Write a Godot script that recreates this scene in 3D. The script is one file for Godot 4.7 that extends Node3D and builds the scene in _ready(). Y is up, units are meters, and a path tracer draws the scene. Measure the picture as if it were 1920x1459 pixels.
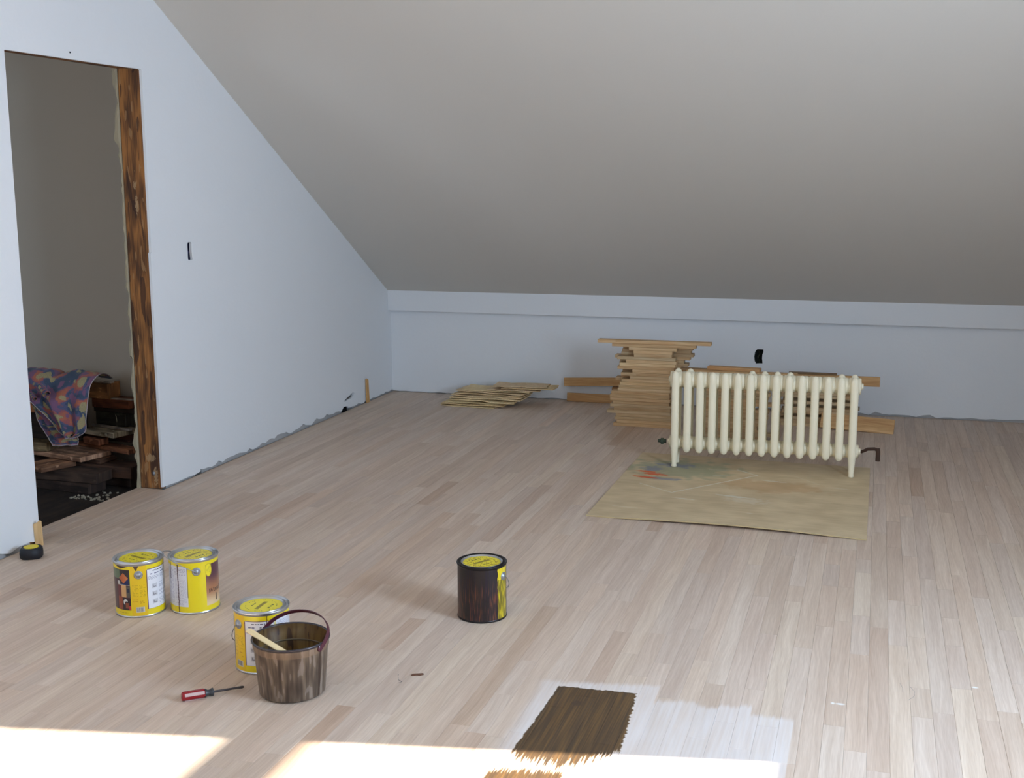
extends Node3D
# An attic room being renovated: stripped oak strip floor, white drywall, stain cans, radiator, flooring offcuts.

const ROOM_W := 5.0
const ROOM_D := 9.2
const SLOPE := 0.585

var rng := RandomNumberGenerator.new()
var noise := FastNoiseLite.new()
var camera: Camera3D
var used := {}
var M := {}

func _ready() -> void:
	rng.seed = 71
	noise.seed = 5
	noise.frequency = 1.0
	noise.fractal_octaves = 2
	set_camera()
	set_light()
	make_materials()
	build_shell()
	build_floor()
	build_windows()
	build_next_room()
	build_radiator()
	build_boards()
	build_cans()
	build_bucket()
	build_small_things()
	build_lumber()
	build_towel()

# ------------------------------------------------------------------ camera, light
func set_camera() -> void:
	camera = Camera3D.new()
	camera.name = "camera"
	camera.fov = 36.15
	camera.near = 0.05
	camera.far = 60.0
	camera.position = Vector3(3.2258, 1.45, 7.682)
	camera.basis = Basis.from_euler(Vector3(deg_to_rad(-9.8387), deg_to_rad(16.974), deg_to_rad(-0.1755)))
	add_child(camera)
	camera.current = true

func set_light() -> void:
	var e := Environment.new()
	var sm := ProceduralSkyMaterial.new()
	sm.sky_top_color = Color(0.36, 0.55, 0.86)
	sm.sky_horizon_color = Color(0.72, 0.82, 0.95)
	sm.ground_bottom_color = Color(0.30, 0.31, 0.28)
	sm.ground_horizon_color = Color(0.55, 0.58, 0.56)
	sm.sky_energy_multiplier = 0.5
	var sky := Sky.new()
	sky.sky_material = sm
	e.background_mode = Environment.BG_SKY
	e.sky = sky
	e.tonemap_mode = Environment.TONE_MAPPER_LINEAR
	e.tonemap_exposure = 0.92
	e.sdfgi_enabled = true
	e.ssao_enabled = true
	e.ssil_enabled = true
	var w := WorldEnvironment.new()
	w.name = "world_environment"
	w.environment = e
	add_child(w)
	var sun := DirectionalLight3D.new()
	sun.name = "sun"
	sun.basis = Basis.looking_at(Vector3(-1.0, -0.42, 0.2).normalized(), Vector3.UP)
	sun.light_color = Color(1.0, 0.96, 0.90)
	sun.light_energy = 15.0
	sun.light_angular_distance = 0.55
	sun.shadow_enabled = true
	add_child(sun)
	# daylight entering through the two gable windows (trees shade the nearer one)
	daylight(Vector3(ROOM_W - 0.03, 1.372, 4.58), Vector2(0.38, 1.08), PI / 2, Color(0.765, 0.875, 1.0), 0.8)
	daylight(Vector3(ROOM_W - 0.03, 1.372, 5.29), Vector2(0.76, 1.08), PI / 2, Color(0.765, 0.875, 1.0), 11.6)
	daylight(Vector3(1.5, 1.475, ROOM_D - 0.03), Vector2(1.58, 1.13), 0.0, Color(0.92, 0.955, 1.0), 1.5)

func daylight(at: Vector3, size: Vector2, turn: float, c: Color, e: float) -> void:
	var a := AreaLight3D.new()
	a.name = numbered("window_daylight")
	a.area_size = size
	a.light_color = c
	a.light_energy = e
	a.area_range = 20.0
	a.area_attenuation = 2.0
	a.shadow_enabled = true
	a.position = at
	a.basis = Basis(Vector3.UP, turn)
	add_child(a)

# ------------------------------------------------------------------ naming
func numbered(n: String) -> String:
	if not used.has(n):
		used[n] = 0
		return n
	used[n] += 1
	return "%s_%03d" % [n, used[n]]

func tag(o: Node3D, label: String, category: String, group := "") -> Node3D:
	o.set_meta("label", label)
	o.set_meta("category", category)
	if group:
		o.set_meta("group", group)
	return o

func thing(called: String, label: String, category: String, at: Vector3, turn := 0.0, group := "") -> Node3D:
	var o := Node3D.new()
	o.name = numbered(called)
	add_child(o)
	o.position = at
	o.rotation.y = turn
	tag(o, label, category, group)
	return o

func obj(called: String, st: SurfaceTool, m: Material, parent: Node = null) -> MeshInstance3D:
	return inst(called, st.commit(), m, parent)

func inst(called: String, mesh: Mesh, m: Material, parent: Node = null) -> MeshInstance3D:
	var o := MeshInstance3D.new()
	o.mesh = mesh
	o.material_override = m
	if parent == null:
		o.name = numbered(called)
		add_child(o)
	else:
		o.name = called
		parent.add_child(o, true)
	return o

func struct(called: String, st: SurfaceTool, m: Material, parent: Node = null) -> MeshInstance3D:
	var o := obj(called, st, m, parent)
	if parent == null:
		o.set_meta("kind", "structure")
	return o

# ------------------------------------------------------------------ mesh helpers
func mb() -> SurfaceTool:
	var st := SurfaceTool.new()
	st.begin(Mesh.PRIMITIVE_TRIANGLES)
	return st

# a flat convex polygon, wound so that its front faces «out»
func face(st: SurfaceTool, pts: Array, out: Vector3, uvs := [], col := Color.WHITE, uv2s := []) -> void:
	var n: Vector3 = (pts[1] - pts[0]).cross(pts[2] - pts[0])
	var order := range(pts.size())
	if n.dot(out) > 0.0:
		order.reverse()
	for i in range(1, pts.size() - 1):
		for k in [order[0], order[i], order[i + 1]]:
			st.set_normal(out)
			st.set_color(col)
			if uvs.size():
				st.set_uv(uvs[k])
			if uv2s.size():
				st.set_uv2(uv2s[k])
			st.add_vertex(pts[k])

# a quad with its own normals at the corners
func squad(st: SurfaceTool, p: Array, n: Array, uv: Array, col := Color.WHITE) -> void:
	var c: Vector3 = (p[2] - p[0]).cross(p[3] - p[1])
	var flip: bool = c.dot(n[0] + n[1] + n[2] + n[3]) > 0.0
	for k in ([0, 2, 1, 0, 3, 2] if flip else [0, 1, 2, 0, 2, 3]):
		st.set_normal(n[k])
		st.set_color(col)
		st.set_uv(uv[k])
		st.add_vertex(p[k])

# box with chamfered edges; the grain runs along its longest axis
func cbox(st: SurfaceTool, xf: Transform3D, size: Vector3, c := 0.0015, col := Color.WHITE, uvo := Vector2.ZERO, uvs := Vector2(0.9, 2.0)) -> void:
	var h := size * 0.5
	var long := 0
	for a in [1, 2]:
		if size[a] > size[long]:
			long = a
	var put := func(pts: Array, out: Vector3) -> void:
		var uv := []
		var ax := 0
		for a in [1, 2]:
			if absf(out[a]) > absf(out[ax]):
				ax = a
		for p in pts:
			var q: Vector3 = p
			var u := 0.0
			var v: float = q[long]
			if ax == long:
				v = q[(long + 1) % 3] * 0.3
				u = q[(long + 2) % 3]
			else:
				u = q[3 - long - ax]
			uv.append(Vector2(u / uvs.x, v / uvs.y) + uvo)
		face(st, pts.map(func(p): return xf * p), (xf.basis * out).normalized(), uv, col)
	for a in 3:
		var b := (a + 1) % 3
		var d := (a + 2) % 3
		for s in [-1.0, 1.0]:
			var pts := []
			for k in [[-1, -1], [1, -1], [1, 1], [-1, 1]]:
				var p := Vector3.ZERO
				p[a] = s * h[a]
				p[b] = k[0] * (h[b] - c)
				p[d] = k[1] * (h[d] - c)
				pts.append(p)
			var o := Vector3.ZERO
			o[a] = s
			put.call(pts, o)
			if c > 0.0:
				for t in [-1.0, 1.0]:
					var e := []
					for k in [[0, -1], [0, 1], [1, 1], [1, -1]]:
						var p := Vector3.ZERO
						p[a] = s * (h[a] - (c if k[0] == 1 else 0.0))
						p[b] = t * (h[b] - (c if k[0] == 0 else 0.0))
						p[d] = k[1] * (h[d] - c)
						e.append(p)
					var oo := Vector3.ZERO
					oo[a] = s
					oo[b] = t
					put.call(e, oo)
	if c > 0.0:
		for sx in [-1.0, 1.0]:
			for sy in [-1.0, 1.0]:
				for sz in [-1.0, 1.0]:
					var S := Vector3(sx, sy, sz)
					var tri := []
					for a in 3:
						var p := (h - Vector3(c, c, c)) * S
						p[a] = h[a] * S[a]
						tri.append(p)
					put.call(tri, S)

func box(st: SurfaceTool, lo: Vector3, hi: Vector3, c := 0.0, col := Color.WHITE) -> void:
	cbox(st, Transform3D(Basis(), (lo + hi) * 0.5), hi - lo, c, col)

# profile of (radius, height) turned about y; u = angle from +z towards +x
func lathe(st: SurfaceTool, prof: Array, n := 48, smooth := false, xf := Transform3D(), v0 := 0.0, v1 := 1.0, col := Color.WHITE) -> void:
	var m := prof.size()
	var seg := []
	var total := 0.0
	var along := [0.0]
	for i in m - 1:
		var t: Vector2 = prof[i + 1] - prof[i]
		seg.append(Vector2(t.y, -t.x).normalized())
		total += t.length()
		along.append(total)
	for i in m - 1:
		var na: Vector2 = seg[i]
		var nb: Vector2 = seg[i]
		if smooth:
			if i > 0: na = (seg[i - 1] + seg[i]).normalized()
			if i < m - 2: nb = (seg[i] + seg[i + 1]).normalized()
		var va: float = lerpf(v1, v0, along[i] / total)
		var vb: float = lerpf(v1, v0, along[i + 1] / total)
		for k in n:
			var a0 := TAU * k / n
			var a1 := TAU * (k + 1) / n
			var d0 := Vector3(sin(a0), 0, cos(a0))
			var d1 := Vector3(sin(a1), 0, cos(a1))
			var P := [d0 * prof[i].x + Vector3(0, prof[i].y, 0), d1 * prof[i].x + Vector3(0, prof[i].y, 0), d1 * prof[i + 1].x + Vector3(0, prof[i + 1].y, 0), d0 * prof[i + 1].x + Vector3(0, prof[i + 1].y, 0)]
			var N := [d0 * na.x + Vector3(0, na.y, 0), d1 * na.x + Vector3(0, na.y, 0), d1 * nb.x + Vector3(0, nb.y, 0), d0 * nb.x + Vector3(0, nb.y, 0)]
			var U := [Vector2(float(k) / n, va), Vector2(float(k + 1) / n, va), Vector2(float(k + 1) / n, vb), Vector2(float(k) / n, vb)]
			for q in 4:
				P[q] = xf * P[q]
				N[q] = (xf.basis * N[q]).normalized()
			squad(st, P, N, U, col)

# a tube of a given section (half-width, half-height) swept along points
func tube(st: SurfaceTool, pts: Array, rx: float, ry := -1.0, n := 10, up := Vector3.UP, caps := true, taper := []) -> void:
	if ry < 0: ry = rx
	var rings := []
	var nor := []
	for i in pts.size():
		var t: Vector3 = (pts[mini(i + 1, pts.size() - 1)] - pts[maxi(i - 1, 0)]).normalized()
		var side := t.cross(up)
		if side.length() < 0.01: side = t.cross(Vector3.RIGHT)
		side = side.normalized()
		var w := side.cross(t).normalized()
		var s: float = taper[i] if taper.size() else 1.0
		var r := []
		var nn := []
		for k in n:
			var a := TAU * k / n
			r.append(pts[i] + side * cos(a) * rx * s + w * sin(a) * ry * s)
			nn.append((side * cos(a) / rx + w * sin(a) / ry).normalized())
		rings.append(r)
		nor.append(nn)
	for i in pts.size() - 1:
		for k in n:
			var q := (k + 1) % n
			squad(st, [rings[i][k], rings[i][q], rings[i + 1][q], rings[i + 1][k]], [nor[i][k], nor[i][q], nor[i + 1][q], nor[i + 1][k]], [Vector2(0, 0), Vector2(0, 1), Vector2(1, 1), Vector2(1, 0)])
	if caps:
		face(st, rings[0], (pts[0] - pts[1]).normalized(), [])
		face(st, rings[-1], (pts[-1] - pts[-2]).normalized(), [])

# a flat band (strap) along points, width along «across», with thickness
func strap(st: SurfaceTool, pts: Array, across: Array, w: float, th: float) -> void:
	var ring := []
	for i in pts.size():
		var t: Vector3 = (pts[mini(i + 1, pts.size() - 1)] - pts[maxi(i - 1, 0)]).normalized()
		var a: Vector3 = across[i]
		a = (a - t * a.dot(t)).normalized()
		var nn := t.cross(a).normalized()
		ring.append([pts[i] - a * w - nn * th, pts[i] + a * w - nn * th, pts[i] + a * w + nn * th, pts[i] - a * w + nn * th, nn, a])
	for i in pts.size() - 1:
		for k in 4:
			var q := (k + 1) % 4
			var n0: Vector3 = [-ring[i][4], ring[i][5], ring[i][4], -ring[i][5]][k]
			var n1: Vector3 = [-ring[i + 1][4], ring[i + 1][5], ring[i + 1][4], -ring[i + 1][5]][k]
			squad(st, [ring[i][k], ring[i][q], ring[i + 1][q], ring[i + 1][k]], [n0, n0, n1, n1], [Vector2.ZERO, Vector2(1, 0), Vector2(1, 1), Vector2(0, 1)])
	for e in [[0, 1], [pts.size() - 1, pts.size() - 2]]:
		face(st, ring[e[0]].slice(0, 4), (pts[e[0]] - pts[e[1]]).normalized(), [])

# a polygon (any shape) given thickness; «to3» maps (p, t) to space with t = 0 and 1 for the two sides
func extrude(st: SurfaceTool, poly: PackedVector2Array, to3: Callable, uvk := 1.0, col := Color.WHITE) -> void:
	var idx := Geometry2D.triangulate_polygon(poly)
	var c0: Vector3 = to3.call(poly[0], 0.0)
	var c1: Vector3 = to3.call(poly[0], 1.0)
	var ax := (c1 - c0).normalized()
	for i in range(0, idx.size(), 3):
		for s in 2:
			var p := []
			var uv := []
			for k in 3:
				p.append(to3.call(poly[idx[i + k]], float(s)))
				uv.append(poly[idx[i + k]] * uvk)
			face(st, p, ax if s == 1 else -ax, uv, col)
	var turn := 1.0 if Geometry2D.is_polygon_clockwise(poly) else -1.0
	for i in poly.size():
		var a := poly[i]
		var b := poly[(i + 1) % poly.size()]
		if a.distance_to(b) < 1e-6:
			continue
		var d := (b - a).normalized()
		var o2 := Vector2(-d.y, d.x) * turn
		var out: Vector3 = to3.call(a + o2, 0.0) - to3.call(a, 0.0)
		var q := [to3.call(a, 0.0), to3.call(b, 0.0), to3.call(b, 1.0), to3.call(a, 1.0)]
		face(st, q, out.normalized(), [a * uvk, b * uvk, b * uvk, a * uvk], col)

# ------------------------------------------------------------------ materials and textures
func mat(c: Color, rough := 0.8, metal := 0.0, tex: Texture2D = null) -> StandardMaterial3D:
	var m := StandardMaterial3D.new()
	m.albedo_color = c
	m.roughness = rough
	m.metallic = metal
	m.albedo_texture = tex
	return m

func c8(r: int, g: int, b: int) -> Color:
	return Color8(r, g, b)

func n2(x: float, y: float) -> float:
	return noise.get_noise_2d(x, y)

func rectf(im: Image, u0: float, v0: float, u1: float, v1: float, c: Color) -> void:
	var w := im.get_width()
	var h := im.get_height()
	im.fill_rect(Rect2i(int(u0 * w), int(v0 * h), maxi(1, int((u1 - u0) * w)), maxi(1, int((v1 - v0) * h))), c)

func tex(im: Image) -> ImageTexture:
	return ImageTexture.create_from_image(im)

func wood_image(w: int, h: int, base: Color, dark: Color, contrast: float, fine: float) -> Image:
	var im := Image.create(w, h, false, Image.FORMAT_RGB8)
	for y in h:
		for x in w:
			var bend := n2(x * 0.004, y * 0.003) * 14.0
			var g := n2((x + bend) * 0.035, y * 0.0022 + 40.0) * 0.6 + n2((x + bend) * 0.13, y * 0.004) * 0.45
			var f := n2(x * 0.55, y * 0.018 + 90.0)
			var t := clampf(0.42 + g * contrast + f * fine, 0.0, 1.0)
			im.set_pixel(x, y, base.lerp(dark, t))
	return im

func raster_text(im: Image, text: String, x0: float, y0: float, height: float, c: Color, slant := 0.0) -> void:
	var f := SystemFont.new()
	f.font_names = PackedStringArray(["Droid Serif"])
	f.font_weight = 700
	var t := TextMesh.new()
	t.font = f
	t.text = text
	t.font_size = 64
	t.pixel_size = 1.0 / 64.0
	t.depth = 0.0
	t.horizontal_alignment = HORIZONTAL_ALIGNMENT_LEFT
	var arr := t.get_mesh_arrays()
	var v: PackedVector3Array = arr[Mesh.ARRAY_VERTEX]
	if v.is_empty():
		return
	var ix = arr[Mesh.ARRAY_INDEX]
	if ix == null or ix.is_empty():
		ix = range(v.size())
	var lo := Vector2(1e9, 1e9)
	var hi := -lo
	for p in v:
		lo = lo.min(Vector2(p.x, p.y))
		hi = hi.max(Vector2(p.x, p.y))
	var k := height / maxf(hi.y - lo.y, 0.001)
	for i in range(0, ix.size() - 2, 3):
		var q := PackedVector2Array()
		for j in 3:
			var p := v[ix[i + j]]
			q.append(Vector2(x0 + (p.x - lo.x) * k + (p.y - lo.y) * k * slant, y0 + (hi.y - p.y) * k))
		var a := q[0].min(q[1]).min(q[2]).floor()
		var b := q[0].max(q[1]).max(q[2]).ceil()
		for yy in range(int(a.y), int(b.y) + 1):
			for xx in range(int(a.x), int(b.x) + 1):
				if xx >= 0 and yy >= 0 and xx < im.get_width() and yy < im.get_height() and Geometry2D.point_is_inside_triangle(Vector2(xx + 0.5, yy + 0.5), q[0], q[1], q[2]):
					im.set_pixel(xx, yy, c)

func make_materials() -> void:
	var paint_noise := NoiseTexture2D.new()
	paint_noise.width = 512
	paint_noise.height = 512
	paint_noise.seamless = true
	var fn := FastNoiseLite.new()
	fn.seed = 3
	fn.frequency = 0.03
	paint_noise.noise = fn
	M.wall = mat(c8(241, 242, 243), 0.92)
	M.wall.heightmap_enabled = true
	M.wall.heightmap_texture = paint_noise
	M.wall.heightmap_scale = 0.04
	M.wall.uv1_triplanar = true
	M.wall.uv1_world_triplanar = true
	M.wall.uv1_scale = Vector3(2, 2, 2)
	M.ceiling = M.wall.duplicate()
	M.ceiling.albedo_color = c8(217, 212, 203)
	M.plaster = mat(c8(192, 190, 188), 0.95)
	M.plaster_edge = mat(c8(170, 158, 132), 0.95)
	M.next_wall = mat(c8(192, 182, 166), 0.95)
	var oak := wood_image(768, 1024, c8(231, 212, 194), c8(200, 176, 156), 0.5, 0.30)
	M.floor = mat(Color.WHITE, 0.62, 0.0, tex(oak))
	M.floor.vertex_color_use_as_albedo = true
	M.floor.texture_repeat = false
	M.floor.detail_enabled = true
	M.floor.detail_blend_mode = BaseMaterial3D.BLEND_MODE_MIX
	M.floor.detail_uv_layer = BaseMaterial3D.DETAIL_UV_2
	M.floor.detail_albedo = tex(stain_image())
	M.subfloor = mat(c8(70, 55, 42), 0.9)
	var board := wood_image(384, 768, c8(240, 210, 164), c8(192, 146, 98), 0.6, 0.36)
	M.board = mat(Color.WHITE, 0.7, 0.0, tex(board))
	M.board.vertex_color_use_as_albedo = true
	M.shim = mat(Color.WHITE, 0.8, 0.0, tex(wood_image(192, 384, c8(250, 226, 182), c8(222, 188, 138), 0.5, 0.3)))
	M.shim.vertex_color_use_as_albedo = true
	M.stud = mat(Color.WHITE, 0.75, 0.0, tex(stud_image()))
	M.lumber = mat(Color.WHITE, 0.8, 0.0, tex(lumber_image()))
	M.lumber.vertex_color_use_as_albedo = true
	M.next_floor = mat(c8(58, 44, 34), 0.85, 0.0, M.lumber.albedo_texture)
	M.iron = mat(c8(255, 243, 212), 0.40)
	M.iron.heightmap_enabled = true
	M.iron.heightmap_texture = paint_noise
	M.iron.heightmap_scale = 0.03
	M.iron.uv1_triplanar = true
	M.iron.uv1_scale = Vector3(6, 6, 6)
	M.rust = mat(c8(74, 52, 40), 0.7, 0.3)
	M.verdigris = mat(c8(64, 74, 58), 0.7, 0.3)
	M.ply = mat(Color.WHITE, 0.75, 0.0, tex(ply_image()))
	M.ply_edge = mat(c8(196, 172, 128), 0.85)
	M.tin = mat(c8(200, 202, 205), 0.28, 0.95)
	M.black_tin = mat(c8(38, 33, 34), 0.3, 0.5)
	M.zinc = mat(c8(168, 172, 178), 0.42, 0.85)
	M.dark_cavity = mat(c8(16, 17, 20), 0.9)
	M.blue_box = mat(c8(40, 42, 74), 0.5)
	M.green_box = mat(c8(30, 34, 24), 0.7)
	M.black_rubber = mat(c8(26, 27, 34), 0.55)
	M.yellow = mat(c8(232, 208, 40), 0.5)
	M.glass = mat(Color(1, 1, 1, 0.06), 0.02)
	M.glass.transparency = BaseMaterial3D.TRANSPARENCY_ALPHA
	M.frame = mat(c8(236, 236, 232), 0.5)

# stain test, sanded-lighter strip, hairline marks, as they lie on the floor: x 1.85..3.65, z 4.1..5.6
func stain_image() -> Image:
	var w := 1440
	var h := 1200
	var X0 := 1.85
	var Z0 := 4.1
	var k := 800.0
	var im := Image.create(w, h, false, Image.FORMAT_RGBA8)
	im.fill(Color(0.9, 0.86, 0.84, 0.0))
	for py in range(int((4.36 - Z0) * k), h - 1):
		for px in range(int((2.30 - X0) * k), int((3.14 - X0) * k)):
			var x := X0 + px / k
			var z := Z0 + py / k
			var c := Color(0.92, 0.885, 0.865, 0.0)
			# the lighter, freshly sanded strip
			var strip := floorf(x / 0.0572)
			var top := 4.455
			if x > 2.40: top = 4.455 - 0.05 * clampf((x - 2.40) / 0.25, 0.0, 1.0)
			if x > 2.68: top = 4.485 + n2(strip * 3.7, 2.0) * 0.05 + n2(x * 60.0, 1.0) * 0.012
			if x > 2.95: top = 4.52
			var a := smoothstep(0.0, 0.035, z - top + n2(x * 90.0, z * 3.0) * 0.012)
			a *= smoothstep(2.315, 2.375, x + n2(x * 5.0, z * 5.0) * 0.01) * (1.0 - smoothstep(3.066, 3.07, x))
			a *= clampf(0.62 + n2(x * 70.0, z * 2.5) * 0.22 + n2(x * 9.0, z * 4.0) * 0.12, 0.0, 1.0)
			c.a = a
			# the two strokes of dark stain
			var streak := n2(x * 170.0, z * 3.0) * 0.6 + n2(x * 45.0, z * 2.0) * 0.5
			var xl := lerpf(2.395, 2.380, (z - 4.5) / 0.44) + n2(3.0, z * 18.0) * 0.004
			var xr := lerpf(2.621, 2.650, (z - 4.486) / 0.37) + n2(7.0, z * 45.0) * 0.006
			var zt := lerpf(4.501, 4.487, (x - 2.395) / 0.225) + n2(x * 45.0, 11.0) * 0.005
			var zb := 4.945 + 0.24 * (x - 2.379) if x < 2.515 else 4.978 - 0.85 * (x - 2.515)
			zb += n2(x * 150.0, 21.0) * 0.045 + n2(x * 40.0, 5.0) * 0.02
			var s := smoothstep(0.0, 0.003, x - xl) * (1.0 - smoothstep(0.0, 0.004, x - xr)) * smoothstep(0.0, 0.004, z - zt)
			s *= 1.0 - smoothstep(-0.012, 0.012, z - zb + streak * 0.01)
			var x2 := smoothstep(2.352, 2.360, x + n2(z * 40.0, 3.0) * 0.004) * (1.0 - smoothstep(2.535, 2.543, x + n2(z * 40.0, 9.0) * 0.005))
			x2 *= smoothstep(0.0, 0.025, z - 5.02 + 0.22 * (x - 2.36) + n2(x * 160.0, 33.0) * 0.03)
			s = maxf(s, x2)
			if s > 0.01:
				var d := c8(60, 40, 12).lerp(c8(112, 79, 32), clampf(0.38 + streak * 1.0, 0.0, 1.0))
				d = d.lerp(c8(44, 28, 14), 0.7 * smoothstep(0.012, 0.0, absf(z - zt)) + 0.45 * smoothstep(0.010, 0.0, absf(x - xl)))
				var spot := Vector2(x - 2.475, (z - 4.60)).length() + n2(x * 60.0, z * 60.0) * 0.006
				d = d.lerp(c8(50, 32, 16), 0.7 * smoothstep(0.02, 0.008, spot))
				c = Color(lerpf(c.r, d.r, s), lerpf(c.g, d.g, s), lerpf(c.b, d.b, s), maxf(a, s * 0.96))
			im.set_pixel(px, py, c)
	# dark hairs and pencil-like marks, white filler dabs
	for line in [[1.914, 4.561, 1.916, 4.566, 1], [1.921, 4.577, 1.930, 4.597, 0], [1.930, 4.597, 1.944, 4.606, 1], [1.944, 4.606, 1.938, 4.618, 1], [3.349, 4.20, 3.356, 4.235, 0], [3.356, 4.235, 3.355, 4.262, 0], [3.376, 4.215, 3.388, 4.25, 0], [3.388, 4.25, 3.386, 4.285, 0], [3.386, 4.285, 3.37, 4.315, 0]]:
		var A := Vector2(line[0], line[1])
		var B := Vector2(line[2], line[3])
		for i in 60:
			var p := A.lerp(B, i / 59.0)
			var q := Vector2i(int((p.x - X0) * k), int((p.y - Z0) * k))
			im.set_pixelv(q, Color(0.3, 0.26, 0.24, 0.75))
			if line[4] == 1:
				im.set_pixelv(q + Vector2i(1, 0), Color(0.2, 0.17, 0.16, 0.85))
				im.set_pixelv(q + Vector2i(0, 1), Color(0.2, 0.17, 0.16, 0.85))
	for dab in [[3.185, 4.396, 0.016, 0.008], [3.165, 4.396, 0.007, 0.008], [3.556, 4.17, 0.012, 0.007]]:
		for yy in range(int((dab[1] - dab[3] - Z0) * k), int((dab[1] + dab[3] - Z0) * k)):
			for xx in range(int((dab[0] - dab[2] - X0) * k), int((dab[0] + dab[2] - X0) * k)):
				var r := Vector2((X0 + xx / k - dab[0]) / dab[2], (Z0 + yy / k - dab[1]) / dab[3]).length()
				if r < 1.0:
					im.set_pixel(xx, yy, Color(0.96, 0.95, 0.93, 0.9 * (1.0 - r * r)))
	return im

func stud_image() -> Image:
	var w := 128
	var h := 1024
	var im := Image.create(w, h, false, Image.FORMAT_RGB8)
	for y in h:
		for x in w:
			var g := n2(x * 0.12, y * 0.012) * 0.5 + n2(x * 0.5, y * 0.03) * 0.25
			var big := n2(x * 0.015 + 9.0, y * 0.006)
			var c := c8(168, 112, 58).lerp(c8(88, 56, 32), clampf(0.45 + g + big * 0.9, 0, 1))
			if n2(x * 0.03 + 31.0, y * 0.012) > 0.50:
				c = c.lerp(c8(172, 132, 88), 0.7)
			if n2(x * 0.02 + 77.0, y * 0.006) > 0.36:
				c = c.lerp(c8(52, 30, 20), 0.6)
			im.set_pixel(x, y, c)
	for s in [[70, 85, 30, 12], [95, 40, 14, 26], [70, 700, 10, 26], [66, 745, 9, 12]]:
		for y in range(s[1] - s[3], s[1] + s[3]):
			for x in range(s[0] - s[2], mini(s[0] + s[2], w)):
				var r := Vector2(float(x - s[0]) / s[2], float(y - s[1]) / s[3]).length() + n2(x * 0.1, y * 0.1) * 0.5
				if r < 0.8 and y >= 0 and x >= 0:
					im.set_pixel(x, y, im.get_pixel(x, y).lerp(c8(190, 160, 120), 0.7))
	return im

func lumber_image() -> Image:
	var im := Image.create(384, 768, false, Image.FORMAT_RGB8)
	for y in 768:
		for x in 384:
			var g := n2(x * 0.05, y * 0.004) * 0.55 + n2(x * 0.4, y * 0.02) * 0.35 + n2(x * 0.02 + 50.0, y * 0.02) * 0.5
			var c := c8(210, 196, 180).lerp(c8(110, 96, 84), clampf(0.45 + g, 0, 1))
			if n2(x * 0.08 + 5.0, y * 0.05) > 0.55:
				c = c.lerp(c8(240, 236, 228), 0.6)
			im.set_pixel(x, y, c)
	return im

# the plywood sheet with its chalk lines and smudges; 0..1 over the sheet, v towards the camera
func ply_image() -> Image:
	var s := 720
	var im := Image.create(s, s, false, Image.FORMAT_RGB8)
	for y in s:
		for x in s:
			var g := n2(x * 0.006, y * 0.05) * 0.28 + n2(x * 0.02, y * 0.3) * 0.25 + n2(x * 0.008 + 20.0, y * 0.010) * 0.6
			var c := c8(222, 199, 160).lerp(c8(200, 176, 138), clampf(0.45 + g, 0, 1))
			var u := x / float(s)
			var v := y / float(s)
			# a warmer oval in the middle and pale dust
			var warm := Vector2((u - 0.62) / 0.22, (v - 0.42) / 0.10).length()
			c = c.lerp(c8(190, 140, 92), 0.35 * (1.0 - smoothstep(0.6, 1.1, warm + n2(x * 0.02, y * 0.02) * 0.4)))
			var green := Vector2((u - 0.22) / 0.26, (v - 0.24) / 0.17).length() + n2(x * 0.015, y * 0.02) * 0.5
			c = c.lerp(c8(142, 150, 122), 0.55 * (1.0 - smoothstep(0.5, 1.1, green)))
			for b in [[0.19, 0.19, 0.10, 0.045], [0.17, 0.42, 0.10, 0.022], [0.10, 0.27, 0.05, 0.05]]:
				var r := Vector2((u - b[0]) / b[2], (v - b[1]) / b[3]).length() + n2(x * 0.03, y * 0.06) * 0.5
				c = c.lerp(c8(124, 130, 156), 0.6 * (1.0 - smoothstep(0.5, 1.05, r)))
			for o in [[0.09, 0.325, 0.055, 0.016], [0.13, 0.360, 0.06, 0.02], [0.10, 0.415, 0.065, 0.016]]:
				var r := Vector2((u - o[0]) / o[2], (v - o[1] - (u - o[0]) * 0.1) / o[3]).length() + n2(x * 0.05, y * 0.2) * 0.45
				c = c.lerp(c8(222, 96, 52), 0.85 * (1.0 - smoothstep(0.6, 1.0, r)))
			for d in [[0.50, 0.605, 0.10, 0.014, 0.7], [0.55, 0.65, 0.10, 0.045, 0.35], [0.31, 0.69, 0.05, 0.010, 0.65], [0.62, 0.335, 0.06, 0.012, 0.55], [0.88, 0.37, 0.05, 0.008, 0.4], [0.58, 0.82, 0.03, 0.006, 0.4], [0.12, 0.86, 0.06, 0.012, 0.3]]:
				var r := Vector2((u - d[0]) / d[2], (v - d[1] - (u - d[0]) * 0.12) / d[3]).length() + n2(x * 0.04, y * 0.12) * 0.6
				c = c.lerp(c8(226, 220, 206), d[4] * (1.0 - smoothstep(0.4, 1.0, r)))
			for l in [[0.255, 0.605, 0.545, 0.26, 0.95], [0.10, 0.515, 0.255, 0.62, 0.7], [0.455, 0.19, 0.545, 0.26, 0.8], [0.37, 0.31, 0.43, 0.30, 0.4], [0.34, 0.22, 0.46, 0.20, 0.35], [0.70, 0.23, 0.80, 0.33, 0.25]]:
				var A := Vector2(l[0], l[1])
				var B := Vector2(l[2], l[3])
				var P := Vector2(u, v)
				var q := Geometry2D.get_closest_point_to_segment(P, A, B)
				c = c.lerp(c8(232, 228, 216), l[4] * (1.0 - smoothstep(0.002, 0.006, P.distance_to(q))) * (0.7 + n2(x * 0.2, y * 0.2) * 0.6))
			im.set_pixel(x, y, c)
	return im

# ------------------------------------------------------------------ room shell
func slope_y(z: float) -> float:
	return 0.718 + SLOPE * (z - 0.057)

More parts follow.
